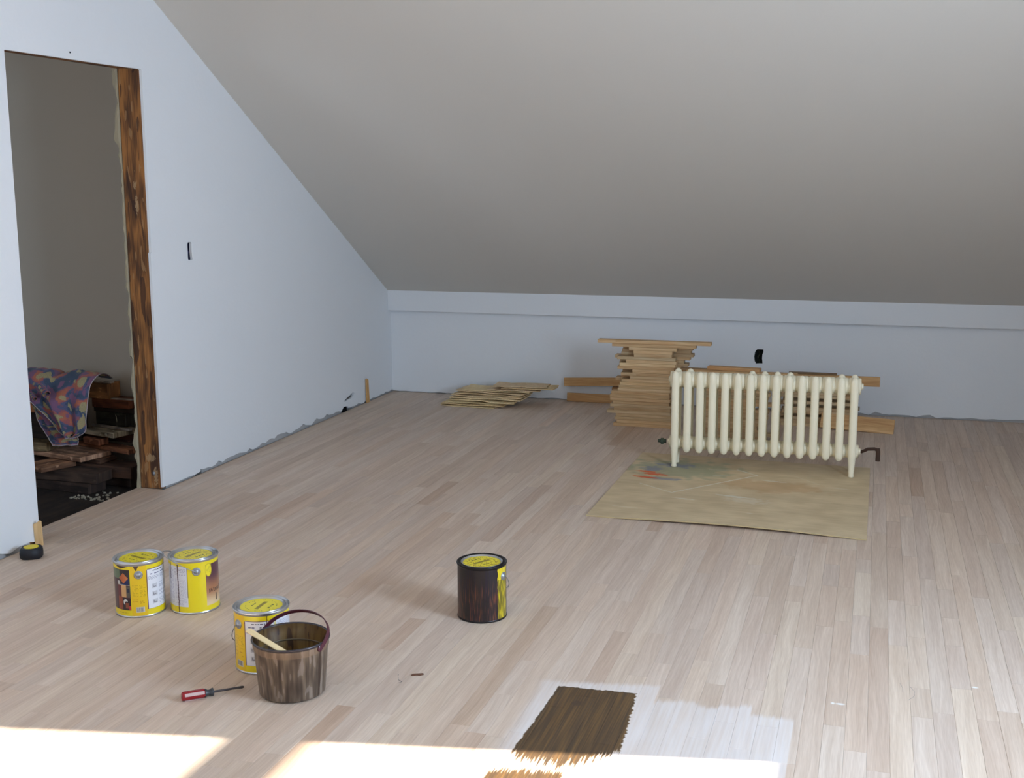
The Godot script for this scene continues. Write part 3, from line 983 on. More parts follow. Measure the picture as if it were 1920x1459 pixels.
func build_boards() -> void:
	var T := 0.0193
	var W := 0.0572
	# tall stack: measured ends of the front boards, floor to top, in pixels along its face
	var ends := [[1150, 1262], [1156, 1258], [1152, 1260], [1154, 1262], [1137, 1257], [1150, 1256], [1143, 1258], [1148, 1254], [1143, 1256], [1142, 1254], [1145, 1253], [1157, 1256], [1159, 1255], [1161, 1258], [1164, 1262], [1180, 1258], [1163, 1257], [1184, 1262], [1156, 1262], [1160, 1264], [1172, 1266], [1155, 1264], [1187, 1257], [1186, 1258], [1177, 1266]]
	for i in ends.size():
		var y := (i + 0.5) * T
		var a: float = 1.75 + (ends[i][0] - 1150) * 0.00323
		var b: float = 1.75 + (ends[i][1] - 1150) * 0.00323
		board("oak_strip", "oak strip in the front of the tall stack, %s layer from the floor" % ORD[i], "board", "front strips of the tall oak stack", Vector3((a + b) / 2, y, 0.75 - W / 2 + rng.randf_range(-0.003, 0.003)), Vector3(b - a, T - 0.0004, W), Vector3(0, rng.randf_range(-0.012, 0.012), 0), wood_tint())
		var a2 := 1.775 + rng.randf_range(-0.03, 0.03)
		var b2 := 2.12 + rng.randf_range(-0.03, 0.03)
		if i > 16:
			a2 -= 0.01
			b2 += 0.05
		if i > 21:
			a2 = 1.785 + rng.randf_range(-0.008, 0.008)
			b2 = 2.21 + rng.randf_range(-0.012, 0.012)
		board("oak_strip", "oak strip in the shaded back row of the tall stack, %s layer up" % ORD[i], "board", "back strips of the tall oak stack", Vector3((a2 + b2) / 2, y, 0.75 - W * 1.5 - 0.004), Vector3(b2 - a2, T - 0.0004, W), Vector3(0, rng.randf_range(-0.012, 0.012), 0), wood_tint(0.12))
	var yt := ends.size() * T
	board("oak_strip", "oak strip lying second from the top of the tall stack", "board", "", Vector3(1.985, yt + T * 0.5, 0.718), Vector3(0.50, T - 0.0004, W), Vector3(0, 0.01, 0), wood_tint())
	board("oak_strip", "long oak strip topping the tall stack and overhanging it at both ends", "board", "", Vector3(1.985, yt + T * 1.5, 0.716), Vector3(0.675, T - 0.0004, W), Vector3(0, 0.02, 0.0), Color(1.0, 0.98, 0.95))
	# second, lower stack right behind the radiator
	for i in 19:
		var y := (i + 0.5) * T
		var a := 2.30 + rng.randf_range(-0.03, 0.02)
		var b := 2.67 + rng.randf_range(-0.03, 0.03)
		if i % 6 == 3: b -= 0.08
		board("oak_strip", "oak strip in the low stack behind the radiator, %s layer from the floor" % ORD[i], "board", "strips of the stack behind the radiator", Vector3((a + b) / 2, y, 0.93 - W / 2 + rng.randf_range(-0.004, 0.004)), Vector3(b - a, T - 0.0004, W), Vector3(0, rng.randf_range(-0.015, 0.015), 0), wood_tint(0.03))
		if i > 16:
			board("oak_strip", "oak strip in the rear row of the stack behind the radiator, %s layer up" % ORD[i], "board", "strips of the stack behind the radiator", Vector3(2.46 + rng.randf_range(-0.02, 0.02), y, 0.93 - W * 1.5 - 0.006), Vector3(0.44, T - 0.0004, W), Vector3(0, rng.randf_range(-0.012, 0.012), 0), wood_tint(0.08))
	var y2 := 19 * T
	board("oak_strip", "grey-edged oak strip on top of the stack behind the radiator, nearest the tall stack", "board", "", Vector3(2.335, y2 + T * 0.5, 0.852), Vector3(0.34, T - 0.0004, W), Vector3(0, -0.02, 0), Color(0.55, 0.52, 0.48))
	board("oak_strip", "long pale oak strip across the top front of the stack behind the radiator", "board", "", Vector3(2.52, y2 + T * 0.5, 0.93 - W / 2), Vector3(0.62, T - 0.0004, W), Vector3(0, 0.02, 0), Color(0.92, 0.84, 0.74))
	board("oak_strip", "reddish oak offcut lying on the stack behind the radiator below the outlet box", "board", "", Vector3(2.475, y2 + T * 1.5, 0.868), Vector3(0.30, T - 0.0004, W), Vector3(0, -0.10, 0), Color(0.86, 0.70, 0.56))
	# loose pile of longer boards between that stack and the wall, seen between the columns
	var gaps := [3, 6, 8]
	for i in 13:
		var y := (i + 0.5) * T
		if not gaps.has(i):
			var a := 2.72 + rng.randf_range(-0.02, 0.02)
			var b := 3.13 + rng.randf_range(-0.06, 0.04)
			board("oak_strip", "oak strip in the loose pile seen through the radiator, %s layer up" % ORD[i], "board", "strips of the loose pile by the wall", Vector3((a + b) / 2, y, 0.46 - W / 2), Vector3(b - a, T - 0.0004, W), Vector3(0, rng.randf_range(-0.03, 0.03), 0), wood_tint(0.08))
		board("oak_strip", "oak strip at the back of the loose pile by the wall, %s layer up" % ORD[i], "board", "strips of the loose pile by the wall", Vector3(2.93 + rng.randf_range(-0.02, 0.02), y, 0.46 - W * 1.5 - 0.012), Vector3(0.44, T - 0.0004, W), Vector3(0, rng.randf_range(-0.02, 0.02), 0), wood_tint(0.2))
	board("oak_strip", "oak board on edge atop the loose pile, square end sticking out past the radiator", "board", "", Vector3(2.985, 13 * T + W / 2 + 0.0005, 0.40), Vector3(0.585, W, T), Vector3(0, 0.0, 0.0), Color(0.90, 0.76, 0.60))
	board("oak_strip", "thin dark strip resting on the edge of the board above the radiator", "board", "", Vector3(2.89, 13 * T + W + 0.0065, 0.40), Vector3(0.28, 0.010, 0.034), Vector3(0, 0.0, 0.0), Color(0.34, 0.30, 0.26))
	board("oak_strip", "wide board leaning on the floor with its end out past the radiator pipe", "board", "", Vector3(3.16, 0.0415, 0.505), Vector3(0.42, 0.090, T), Vector3(-0.45, -0.10, -0.03), Color(0.95, 0.84, 0.70))
	# boards on edge along the wall left of the tall stack
	board("oak_strip", "oak board on edge on the floor against the wall beside the tall stack", "board", "", Vector3(1.46, W / 2 + 0.0005, 0.035), Vector3(0.36, W, T), Vector3(-0.12, 0.0, 0), Color(0.90, 0.78, 0.62))
	board("wood_block", "short dark brown block between the two boards on edge beside the tall stack", "block", "", Vector3(1.63, 0.085, 0.040), Vector3(0.08, 0.054, 0.045), Vector3.ZERO, Color(0.62, 0.46, 0.33))
	board("oak_strip", "long oak board on edge held above the floor beside the tall stack", "board", "", Vector3(1.52, 0.114 + W / 2, 0.040), Vector3(0.52, W - 0.002, T), Vector3(0, 0, 0.045), Color(0.92, 0.80, 0.64))
	# pile of thin split shims
	var sh := [[0.52, 0.90, 0.44, 0.0045, 0.09], [0.515, 0.945, 0.425, 0.0045, 0.16], [0.54, 1.00, 0.40, 0.005, 0.18], [0.565, 1.03, 0.385, 0.007, 0.22], [0.555, 1.05, 0.37, 0.007, 0.24], [0.57, 1.06, 0.36, 0.006, 0.24], [0.60, 1.04, 0.35, 0.005, 0.22], [0.585, 1.07, 0.335, 0.006, 0.20], [0.63, 1.10, 0.33, 0.005, 0.22], [0.80, 1.16, 0.32, 0.005, 0.20], [0.90, 1.25, 0.31, 0.006, 0.18], [0.84, 1.20, 0.31, 0.004, 0.17]]
	var y := 0.0005
	for i in sh.size():
		var s: Array = sh[i]
		var st := mb()
		shim_shape(st, s[1] - s[0], s[4], s[3], i)
		var o := obj("wood_shim", st, M.shim)
		var gap := 0.0058
		o.position = Vector3((s[0] + s[1]) / 2, y + s[3] / 2, s[2] - s[4] / 2)
		o.rotation = Vector3(rng.randf_range(-0.006, 0.006), rng.randf_range(-0.09, 0.09), rng.randf_range(-0.008, 0.008))
		y += s[3] + gap
		tag(o, "thin pale wood shim in the low flat pile, %s from the bottom" % ORD[i], "wood shim", "shims of the low pile")
		if i == sh.size() - 1:
			tag(o, "palest thin shim lying on top of the low flat pile by the knee wall", "wood shim", "")
		if i == 0:
			tag(o, "lowest thin shim of the flat pile, lying directly on the floor", "wood shim", "")

func shim_shape(st: SurfaceTool, l: float, w: float, th: float, sd: int) -> void:
	var p := PackedVector2Array()
	for i in 9:
		p.append(Vector2(lerpf(-l / 2, l / 2, i / 8.0) + n2(i, sd * 3.0) * 0.01, w / 2 + n2(i * 1.7, sd + 0.3) * 0.012))
	p.append(Vector2(l / 2 + 0.02 * n2(sd, 4.0), 0.0))
	for i in 9:
		p.append(Vector2(lerpf(l / 2, -l / 2, i / 8.0) + n2(i, sd * 5.0) * 0.01, -w / 2 + n2(i * 1.7, sd + 9.3) * 0.012))
	var sag := func(x: float) -> float: return 0.006 * n2(x * 5.0, sd * 7.0)
	var k := rng.randf_range(0.85, 1.12)
	extrude(st, p, func(q, t): return Vector3(q.x, lerpf(-th / 2, th / 2, t) + sag.call(q.x), q.y), 1.3, Color(k, k * rng.randf_range(0.94, 1.02), k * rng.randf_range(0.85, 1.0)))

# ------------------------------------------------------------------ stain cans
const ORD := ["first", "second", "third", "fourth", "fifth", "sixth", "seventh", "eighth", "ninth", "tenth", "eleventh", "twelfth", "thirteenth", "fourteenth", "fifteenth", "sixteenth", "seventeenth", "eighteenth", "nineteenth", "twentieth", "twenty-first", "twenty-second", "twenty-third", "twenty-fourth", "twenty-fifth"]

const CAN_R := 0.0835
const CAN_H := 0.192

func small_print(im: Image, u0: float, v0: float, u1: float, v1: float, rows: int, c: Color, fill := 0.8) -> void:
	for r in rows:
		var v := lerpf(v0, v1, (r + 0.2) / rows)
		var hgt := (v1 - v0) / rows * 0.45
		var u := u0
		while u < u1:
			var w := rng.randf_range(0.006, 0.022)
			if rng.randf() < fill:
				rectf(im, u, v, minf(u + w, u1), v + hgt, c)
			u += w + 0.005

func can_image(drips: Array) -> Image:
	var w := 1152
	var h := 416
	var im := Image.create(w, h, false, Image.FORMAT_RGB8)
	var yel := c8(240, 214, 26)
	im.fill(yel)
	# first narrow strip (around u = 0): darker golden print area, bar code
	rectf(im, 0.0, 0.0, 0.05, 1.0, c8(240, 196, 30))
	rectf(im, 0.948, 0.0, 1.0, 1.0, c8(240, 196, 30))
	for o in [0.0, 0.955]:
		small_print(im, o + 0.002, 0.38, o + 0.043, 0.62, 9, c8(196, 158, 20))
		small_print(im, o + 0.002, 0.66, o + 0.035, 0.76, 3, c8(206, 150, 24))
	rectf(im, 0.975, 0.82, 1.0, 0.93, c8(214, 206, 190))
	rectf(im, 0.0, 0.82, 0.03, 0.93, c8(214, 206, 190))
	for k in 12:
		var u := fposmod(0.979 + k * 0.0038, 1.0)
		rectf(im, u, 0.83, u + rng.randf_range(0.0012, 0.003), 0.915, c8(60, 60, 80))
	# white panel of directions
	rectf(im, 0.050, 0.085, 0.232, 0.885, c8(96, 40, 60))
	rectf(im, 0.055, 0.097, 0.232, 0.882, c8(236, 234, 236))
	for k in 4:
		rectf(im, 0.050, 0.085, 0.050 + 0.002 * (4 - k), 0.085 + 0.006 * (k + 1), yel)
	small_print(im, 0.095, 0.125, 0.175, 0.160, 1, c8(40, 36, 60), 1.0)
	small_print(im, 0.075, 0.180, 0.215, 0.225, 1, c8(96, 90, 120))
	small_print(im, 0.062, 0.24, 0.14, 0.31, 4, c8(150, 146, 160))
	small_print(im, 0.155, 0.24, 0.225, 0.31, 4, c8(150, 146, 160))
	for k in 3:
		var v := 0.40 + k * 0.155
		rectf(im, 0.085, v, 0.125, v + 0.09, c8(206, 204, 206))
		rectf(im, 0.092, v + 0.02, 0.098, v + 0.07, c8(128, 124, 130))
		rectf(im, 0.098, v + 0.055, 0.116, v + 0.07, c8(128, 124, 130))
		small_print(im, 0.14, v, 0.222, v + 0.11, 5, c8(168, 166, 176))
	for k in 10:
		rectf(im, 0.224, 0.15 + k * 0.07, 0.231, 0.18 + k * 0.07, c8(170, 204, 176) if k % 2 else c8(206, 220, 206))
	# second white panel, all small grey print
	rectf(im, 0.236, 0.075, 0.440, 0.885, c8(220, 218, 222))
	rectf(im, 0.438, 0.085, 0.442, 0.70, c8(80, 62, 40))
	for k in 5:
		rectf(im, 0.442 - 0.0022 * (5 - k), 0.07, 0.444, 0.075 + 0.009 * (k + 1), yel)
	small_print(im, 0.245, 0.12, 0.335, 0.86, 26, c8(176, 172, 190), 0.9)
	small_print(im, 0.345, 0.12, 0.43, 0.26, 5, c8(170, 164, 176))
	small_print(im, 0.345, 0.33, 0.43, 0.86, 20, c8(188, 184, 196), 0.9)
	# front picture panel with the word, pale wood below, purple-brown above
	for y in range(int(0.075 * h), int(0.90 * h)):
		var t := (y / float(h) - 0.075) / 0.825
		for x in range(int(0.562 * w), int(0.775 * w)):
			var arc := 0.06 * sin((x / float(w) - 0.56) * 22.0)
			var c := c8(92, 54, 66).lerp(c8(176, 120, 84), smoothstep(0.15 + arc, 0.55 + arc, t)).lerp(c8(232, 204, 160), smoothstep(0.6, 0.98, t))
			im.set_pixel(x, y, c)
	for y in range(int(0.06 * h), int(0.36 * h)):
		for x in range(int(0.556 * w), int(0.610 * w)):
			var p := Vector2((x / float(w) - 0.583) / 0.025, (y / float(h) - 0.185) / 0.135)
			if p.length() < 1.0 or (p.y < 0 and absf(p.x) < 0.9 and p.y > -0.85):
				im.set_pixel(x, y, c8(244, 222, 40) if p.length() < 0.9 else c8(196, 170, 40))
	small_print(im, 0.568, 0.11, 0.598, 0.24, 5, c8(206, 184, 60))
	raster_text(im, "Wood", 0.572 * w, 0.565 * h, 0.088 * h, c8(40, 22, 22), 0.28)
	rectf(im, 0.640, 0.70, 0.652, 0.84, c8(70, 48, 44))
	# collage of room pictures
	rectf(im, 0.780, 0.075, 0.944, 0.885, c8(70, 38, 48))
	rectf(im, 0.790, 0.085, 0.868, 0.27, c8(96, 118, 92))
	rectf(im, 0.868, 0.085, 0.942, 0.36, c8(44, 36, 44))
	for y in range(int(0.13 * h), int(0.38 * h)):
		for x in range(int(0.860 * w), int(0.942 * w)):
			var p := Vector2((x / float(w) - 0.896) / 0.036, (y / float(h) - 0.245) / 0.105)
			if absf(p.x) + absf(p.y) < 1.0:
				im.set_pixel(x, y, c8(184, 92, 48).lerp(c8(206, 120, 70), clampf(p.x + 0.5, 0, 1)))
			elif p.y > 0.1 and p.x + p.y > 0.6:
				im.set_pixel(x, y, c8(30, 38, 84))
	rectf(im, 0.845, 0.31, 0.868, 0.385, c8(200, 200, 196))
	rectf(im, 0.845, 0.375, 0.942, 0.385, c8(200, 198, 190))
	rectf(im, 0.845, 0.385, 0.876, 0.62, c8(108, 46, 52))
	rectf(im, 0.876, 0.385, 0.915, 0.63, c8(214, 166, 112))
	rectf(im, 0.915, 0.40, 0.944, 0.63, c8(90, 82, 72))
	rectf(im, 0.920, 0.45, 0.938, 0.53, c8(36, 40, 60))
	rectf(im, 0.845, 0.62, 0.884, 0.88, c8(150, 74, 48))
	rectf(im, 0.884, 0.64, 0.944, 0.88, c8(44, 28, 36))
	for y in range(int(0.65 * h), int(0.82 * h)):
		for x in range(int(0.886 * w), int(0.925 * w)):
			var p := Vector2((x / float(w) - 0.905) / 0.016, (y / float(h) - 0.72) / 0.06)
			if p.length() < 1.0 and not (p - Vector2(0.4, 0.5)).length() < 0.8:
				im.set_pixel(x, y, c8(230, 228, 220))
	rectf(im, 0.905, 0.74, 0.930, 0.85, c8(136, 70, 44))
	rectf(im, 0.930, 0.80, 0.944, 0.88, c8(200, 60, 70))
	# bottom band and solder seam
	small_print(im, 0.85, 0.93, 0.92, 0.955, 1, c8(190, 160, 30))
	for d in drips:
		for y in range(int(d[1] * h), int(d[2] * h)):
			var t: float = (y / float(h) - d[1]) / (d[2] - d[1])
			var half: float = d[3] * (1.0 - t if d[4] else 0.7 + 0.3 * n2(y * 0.05, d[0] * 50.0)) * w
			var cx: float = d[0] * w + n2(y * 0.02, 5.0) * 3.0
			for x in range(int(cx - half), int(cx + half) + 1):
				im.set_pixel(posmod(x, w), y, im.get_pixel(posmod(x, w), y).lerp(c8(60, 34, 40), 0.85))
	return im

func dark_can_image() -> Image:
	var w := 768
	var h := 288
	var im := Image.create(w, h, false, Image.FORMAT_RGB8)
	for y in h:
		for x in w:
			var u := x / float(w)
			var v := y / float(h)
			var a := sin(u * TAU) * 3.0
			var b := cos(u * TAU) * 3.0
			var s := noise.get_noise_3d(a * 9.0, b * 9.0, v * 1.4) * 0.7 + noise.get_noise_3d(a * 3.0, b * 3.0, v * 3.0) * 0.5
			var c := c8(38, 29, 27).lerp(c8(122, 66, 42), clampf(s * 2.6, 0, 1) * smoothstep(0.05, 0.6, v))
			c = c.lerp(c8(34, 26, 50), clampf(noise.get_noise_3d(a * 5.0, b * 5.0, 9.0 + v) * 1.2, 0, 0.6))
			# clean yellow strip left at the ear
			var d := absf(fposmod(u + 0.5, 1.0) - 0.5 + 0.004) + n2(v * 6.0, 2.0) * 0.006
			if d < 0.052:
				var k := clampf(0.48 + n2(v * 3.0 + 3.0, u * 70.0) * 1.0 + (0.15 if v > 0.22 else -0.7), 0.0, 0.9)
				c = c8(232, 204, 36).lerp(c8(104, 92, 34), k)
			im.set_pixel(x, y, c)
	return im

func lid_image(n: int, messy: float) -> Image:
	var s := 224
	var im := Image.create(s, s, false, Image.FORMAT_RGB8)
	im.fill(c8(240, 222, 44))
	var c := s / 2.0
	var ink := c8(84, 74, 24)
	# ring of small letters and a printed block across the middle
	for k in 46:
		if k % 12 in [0, 1, 7] or rng.randf() < 0.2:
			continue
		var a := TAU * k / 46.0 + n
		var r := 0.37 * s
		im.fill_rect(Rect2i(int(c + cos(a) * r) - 3, int(c + sin(a) * r) - 3, rng.randi_range(3, 6), rng.randi_range(4, 7)), ink)
	im.fill_rect(Rect2i(int(c - 11), int(c - 60), 22, 120), c8(176, 156, 40))
	for k in 22:
		im.fill_rect(Rect2i(int(c - 9) + rng.randi_range(0, 2), int(c - 57) + k * 5, rng.randi_range(12, 17), 3), c8(120, 106, 34))
	for k in 3:
		im.fill_rect(Rect2i(int(c + 48), int(c - 34 + k * 24), 12, 14), ink)
		im.fill_rect(Rect2i(int(c - 50), int(c - 26 + k * 18), 7, 12), ink)
	if messy > 0.0:
		for y in s:
			for x in s:
				var v := n2(x * 0.022, y * 0.03 + 30.0)
				var v2 := n2(x * 0.05 + 70.0, y * 0.06)
				if absf(v - 0.1) < 0.07 * messy or v2 > 0.5:
					im.set_pixel(x, y, im.get_pixel(x, y).lerp(c8(150, 104, 24), 0.75))
	return im

func make_can(label: String, at: Vector3, turn: float, body: Material, lid_tex: Material, rim: Material, bail: Array, lid_turn: float) -> void:
	var o := thing("stain_can", label, "can", at, turn)
	var R := CAN_R
	var H := CAN_H
	var st := mb()
	lathe(st, [Vector2(R - 0.0008, 0.006), Vector2(R - 0.0008, H - 0.010)], 72, true)
	obj("body", st, body, o)
	st = mb()
	lathe(st, [Vector2(0.0, 0.003), Vector2(R - 0.004, 0.003), Vector2(R - 0.003, 0.0), Vector2(R + 0.0005, 0.0005), Vector2(R + 0.0012, 0.003), Vector2(R - 0.0006, 0.0065)], 72, true)
	obj("bottom_rim", st, rim, o)
	st = mb()
	lathe(st, [Vector2(R - 0.001, H - 0.011), Vector2(R + 0.0012, H - 0.007), Vector2(R + 0.0022, H - 0.002), Vector2(R + 0.001, H), Vector2(R - 0.001, H - 0.0005), Vector2(R - 0.003, H - 0.005), Vector2(R - 0.011, H - 0.006), Vector2(R - 0.0125, H - 0.001)], 72, true)
	obj("top_rim", st, rim, o)
	st = mb()
	lathe(st, [Vector2(R - 0.0125, H - 0.001), Vector2(R - 0.014, H), Vector2(R - 0.0155, H - 0.001), Vector2(R - 0.0175, H - 0.0052), Vector2(R - 0.0195, H - 0.0058), Vector2(0.0, H - 0.0045)], 72, true)
	var lid := obj("lid", st, M.tin, o)
	st = mb()
	var rr := R - 0.0200
	for k in 64:
		var a0 := TAU * k / 64.0
		var a1 := TAU * (k + 1) / 64.0
		var y0 := H - 0.0050
		var pts := [Vector3(0, H - 0.0038, 0), Vector3(sin(a0) * rr, y0, cos(a0) * rr), Vector3(sin(a1) * rr, y0, cos(a1) * rr)]
		var uv := []
		for p in pts:
			var q := Vector2(p.x, p.z).rotated(lid_turn) / (rr * 2.0)
			uv.append(q + Vector2(0.5, 0.5))
		face(st, pts, Vector3.UP, uv)
	obj("lid_label", st, lid_tex, lid)
	for s in [1.0, -1.0]:
		st = mb()
		var b := Basis(Vector3.RIGHT, PI / 2 * s)
		lathe(st, [Vector2(0.0145, 0.0), Vector2(0.0142, 0.0024), Vector2(0.0118, 0.0030), Vector2(0.0100, 0.0020), Vector2(0.0085, 0.0022), Vector2(0.0078, 0.0050), Vector2(0.0055, 0.0066), Vector2(0.0, 0.0070)], 24, true, Transform3D(b, Vector3(0, H * 0.785, s * (R - 0.0014))))
		obj("handle_ear", st, M.zinc, o)
	if bail.size():
		# bail = [side (+1: towards +x of the can), tilt above level, depth]
		st = mb()
		var pts := []
		for k in 41:
			var t := PI * k / 40.0
			var out: float = sin(t) * bail[2]
			pts.append(Vector3(bail[0] * out * cos(bail[1]), H * 0.785 + out * sin(bail[1]), cos(t) * (R + 0.0085)))
		tube(st, pts, 0.0013, -1.0, 8)
		obj("bail_handle", st, M.zinc, o)

func build_cans() -> void:
	var body := func(drips: Array) -> StandardMaterial3D:
		var m := mat(Color.WHITE, 0.32, 0.0, tex(can_image(drips)))
		m.clearcoat_enabled = true
		m.clearcoat = 0.4
		m.clearcoat_roughness = 0.2
		return m
	var lid := func(n: int, messy: float) -> StandardMaterial3D: return mat(Color.WHITE, 0.35, 0.0, tex(lid_image(n, messy)))
	make_can("yellow stain can with a picture collage and bar code, nearest the doorway", Vector3(0.853, 0.0003, 4.301), deg_to_rad(33), body.call([[0.985, 0.0, 0.10, 0.018, true], [0.88, 0.0, 0.06, 0.06, true]]), lid.call(1, 0.2), M.tin, [], 0.7)
	make_can("yellow stain can showing a plain yellow side and the word Wood", Vector3(1.016, 0.0003, 4.219), deg_to_rad(218), body.call([[0.372, 0.04, 1.0, 0.005, false], [0.30, 0.02, 0.35, 0.006, false]]), lid.call(2, 0.5), M.tin, [1.0, 0.48, 0.115], 2.2)
	make_can("yellow stain can standing directly behind the dirty bucket", Vector3(1.489, 0.0003, 4.604), deg_to_rad(-27), body.call([[0.185, 0.0, 0.5, 0.0022, false]]), lid.call(3, 0.0), M.tin, [-1.0, -0.85, 0.130], 0.5)
	var dm := mat(Color.WHITE, 0.28, 0.0, tex(dark_can_image()))
	make_can("stain can covered in dark brown drips, standing alone on the floor", Vector3(1.998, 0.0003, 4.015), deg_to_rad(78), dm, lid.call(4, 1.0), M.black_tin, [1.0, -0.75, 0.125], 1.2)

# ------------------------------------------------------------------ bucket with stick
func bucket_image() -> Image:
	var w := 896
	var h := 512
	var im := Image.create(w, h, false, Image.FORMAT_RGB8)
	for y in h:
		for x in w:
			var u := x / float(w)
			var v := y / float(h)
			var a := sin(u * TAU) * 2.5
			var b := cos(u * TAU) * 2.5
			var inner := v < 0.47
			var streak := noise.get_noise_3d(a * 2.6, b * 2.6, v * 2.2) * 0.75 + noise.get_noise_3d(a * 11.0, b * 11.0, v * 3.5) * 0.25
			var blot := noise.get_noise_3d(a * 1.6, b * 1.6, v * 6.0 + 40.0)
			var c: Color
			if inner:
				c = c8(168, 140, 72).lerp(c8(92, 60, 22), clampf(0.25 + streak * 0.9 + blot * 0.8, 0, 1))
				if blot > 0.35: c = c.lerp(c8(40, 24, 14), 0.75)
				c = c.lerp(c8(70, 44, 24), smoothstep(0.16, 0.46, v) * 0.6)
			else:
				c = c8(128, 111, 92).lerp(c8(64, 51, 42), clampf(0.50 + streak * 0.75 + blot * 0.6, 0, 1))
				if blot < -0.30: c = c.lerp(c8(160, 148, 142), 0.35)
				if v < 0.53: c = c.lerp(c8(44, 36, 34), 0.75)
				elif v < 0.572: c = c.lerp(c8(150, 122, 96), 0.4)
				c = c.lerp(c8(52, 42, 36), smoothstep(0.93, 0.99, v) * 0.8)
				var drip := absf(fposmod(u - 0.152 + 0.5, 1.0) - 0.5)
				if drip < 0.006 + 0.004 * n2(v * 9.0, 4.0): c = c.lerp(c8(58, 38, 28), 0.8)
			im.set_pixel(x, y, c)
	return im

func build_bucket() -> void:
	var o := thing("paint_bucket", "grey plastic bucket smeared with brown stain, in front of a yellow can", "bucket", Vector3(1.665, 0.0003, 4.755), 0.4)
	var m := mat(Color.WHITE, 0.38, 0.0, tex(bucket_image()))
	var st := mb()
	var H := 0.166
	# outer wall up, over the lip, inner wall down to the floor of the bucket; v runs from 1 at the foot to 0
	lathe(st, [Vector2(0.0, 0.002), Vector2(0.090, 0.002), Vector2(0.0945, 0.006), Vector2(0.0955, 0.012), Vector2(0.1055, H - 0.028), Vector2(0.1085, H - 0.024), Vector2(0.1098, H - 0.006), Vector2(0.1105, H - 0.002)], 72, true, Transform3D(), 0.52, 1.0)
	lathe(st, [Vector2(0.1070, H - 0.002), Vector2(0.1045, H - 0.024), Vector2(0.1020, H - 0.030), Vector2(0.0925, 0.014), Vector2(0.088, 0.007), Vector2(0.0, 0.006)], 72, true, Transform3D(), 0.0, 0.46)
	obj("body", st, m, o)
	st = mb()
	lathe(st, [Vector2(0.1096, H - 0.006), Vector2(0.1122, H - 0.004), Vector2(0.1128, H - 0.001), Vector2(0.1112, H + 0.0012), Vector2(0.1078, H + 0.0010), Vector2(0.1064, H - 0.002)], 72, true)
	obj("rim", st, mat(c8(58, 52, 56), 0.25), o)
	st = mb()
	lathe(st, [Vector2(0.0998, H - 0.046), Vector2(0.0978, H - 0.047), Vector2(0.0978, H - 0.050), Vector2(0.0992, H - 0.051)], 72, true)
	obj("inner_ridge", st, mat(c8(96, 82, 60), 0.3), o)
	# flat handle, rising over the bucket from one side to the other
	var inv := Basis(Vector3.UP, -0.4)
	var ca := inv * (Vector3(1.568, H, 4.727) - Vector3(1.665, H, 4.755))
	var axis := Vector3(ca.x, 0, ca.z).normalized()
	axis = (inv * Vector3(-0.965, 0, -0.262)).normalized()
	var side := Vector3(-axis.z, 0, axis.x)
	var up := (Vector3.UP * 0.66 + side * HANDLE_LEAN).normalized()
	var pts := []
	var ac := []
	for k in 41:
		var t := PI * k / 40.0
		pts.append(axis * cos(t) * 0.1135 + Vector3(0, H - 0.012, 0) + up * pow(sin(t), 0.8) * 0.098 - axis * 0.014 * sin(t))
		ac.append(up.cross(axis).normalized())
	st = mb()
	strap(st, pts, ac, 0.0065, 0.0014)
	var strap_m := mat(c8(82, 36, 50), 0.3)
	var hd := obj("handle", st, strap_m, o)
	for s in [-1.0, 1.0]:
		st = mb()
		lathe(st, [Vector2(0.010, 0.0), Vector2(0.010, 0.004), Vector2(0.006, 0.006), Vector2(0.0, 0.006)], 16, false, Transform3D(Basis(Quaternion(Vector3.UP, axis * s)), axis * s * 0.1085 + Vector3(0, H - 0.013, 0)))
		obj("handle_pivot", st, strap_m, hd)
	# mixing stick propped over the rim
	st = mb()
	var a := Vector3(1.542, 0.182, 4.782)
	var b := Vector3(1.716, 0.112, 4.800)
	var d := (b - a)
	var z := d.normalized()
	var x := Vector3.UP.cross(z).normalized()
	var y := z.cross(x)
	cbox(st, Transform3D(Basis(x, y, z), Vector3.ZERO), Vector3(0.024, 0.0035, d.length()), 0.0008, Color(1.05, 1.0, 0.94), Vector2(0.3, 0.2))
	var s := obj("stir_stick", st, M.shim)
	s.position = (a + b) / 2
	tag(s, "clean pale wooden stir stick propped over the rim of the stained bucket", "stir stick")

const HANDLE_LEAN := 0.76

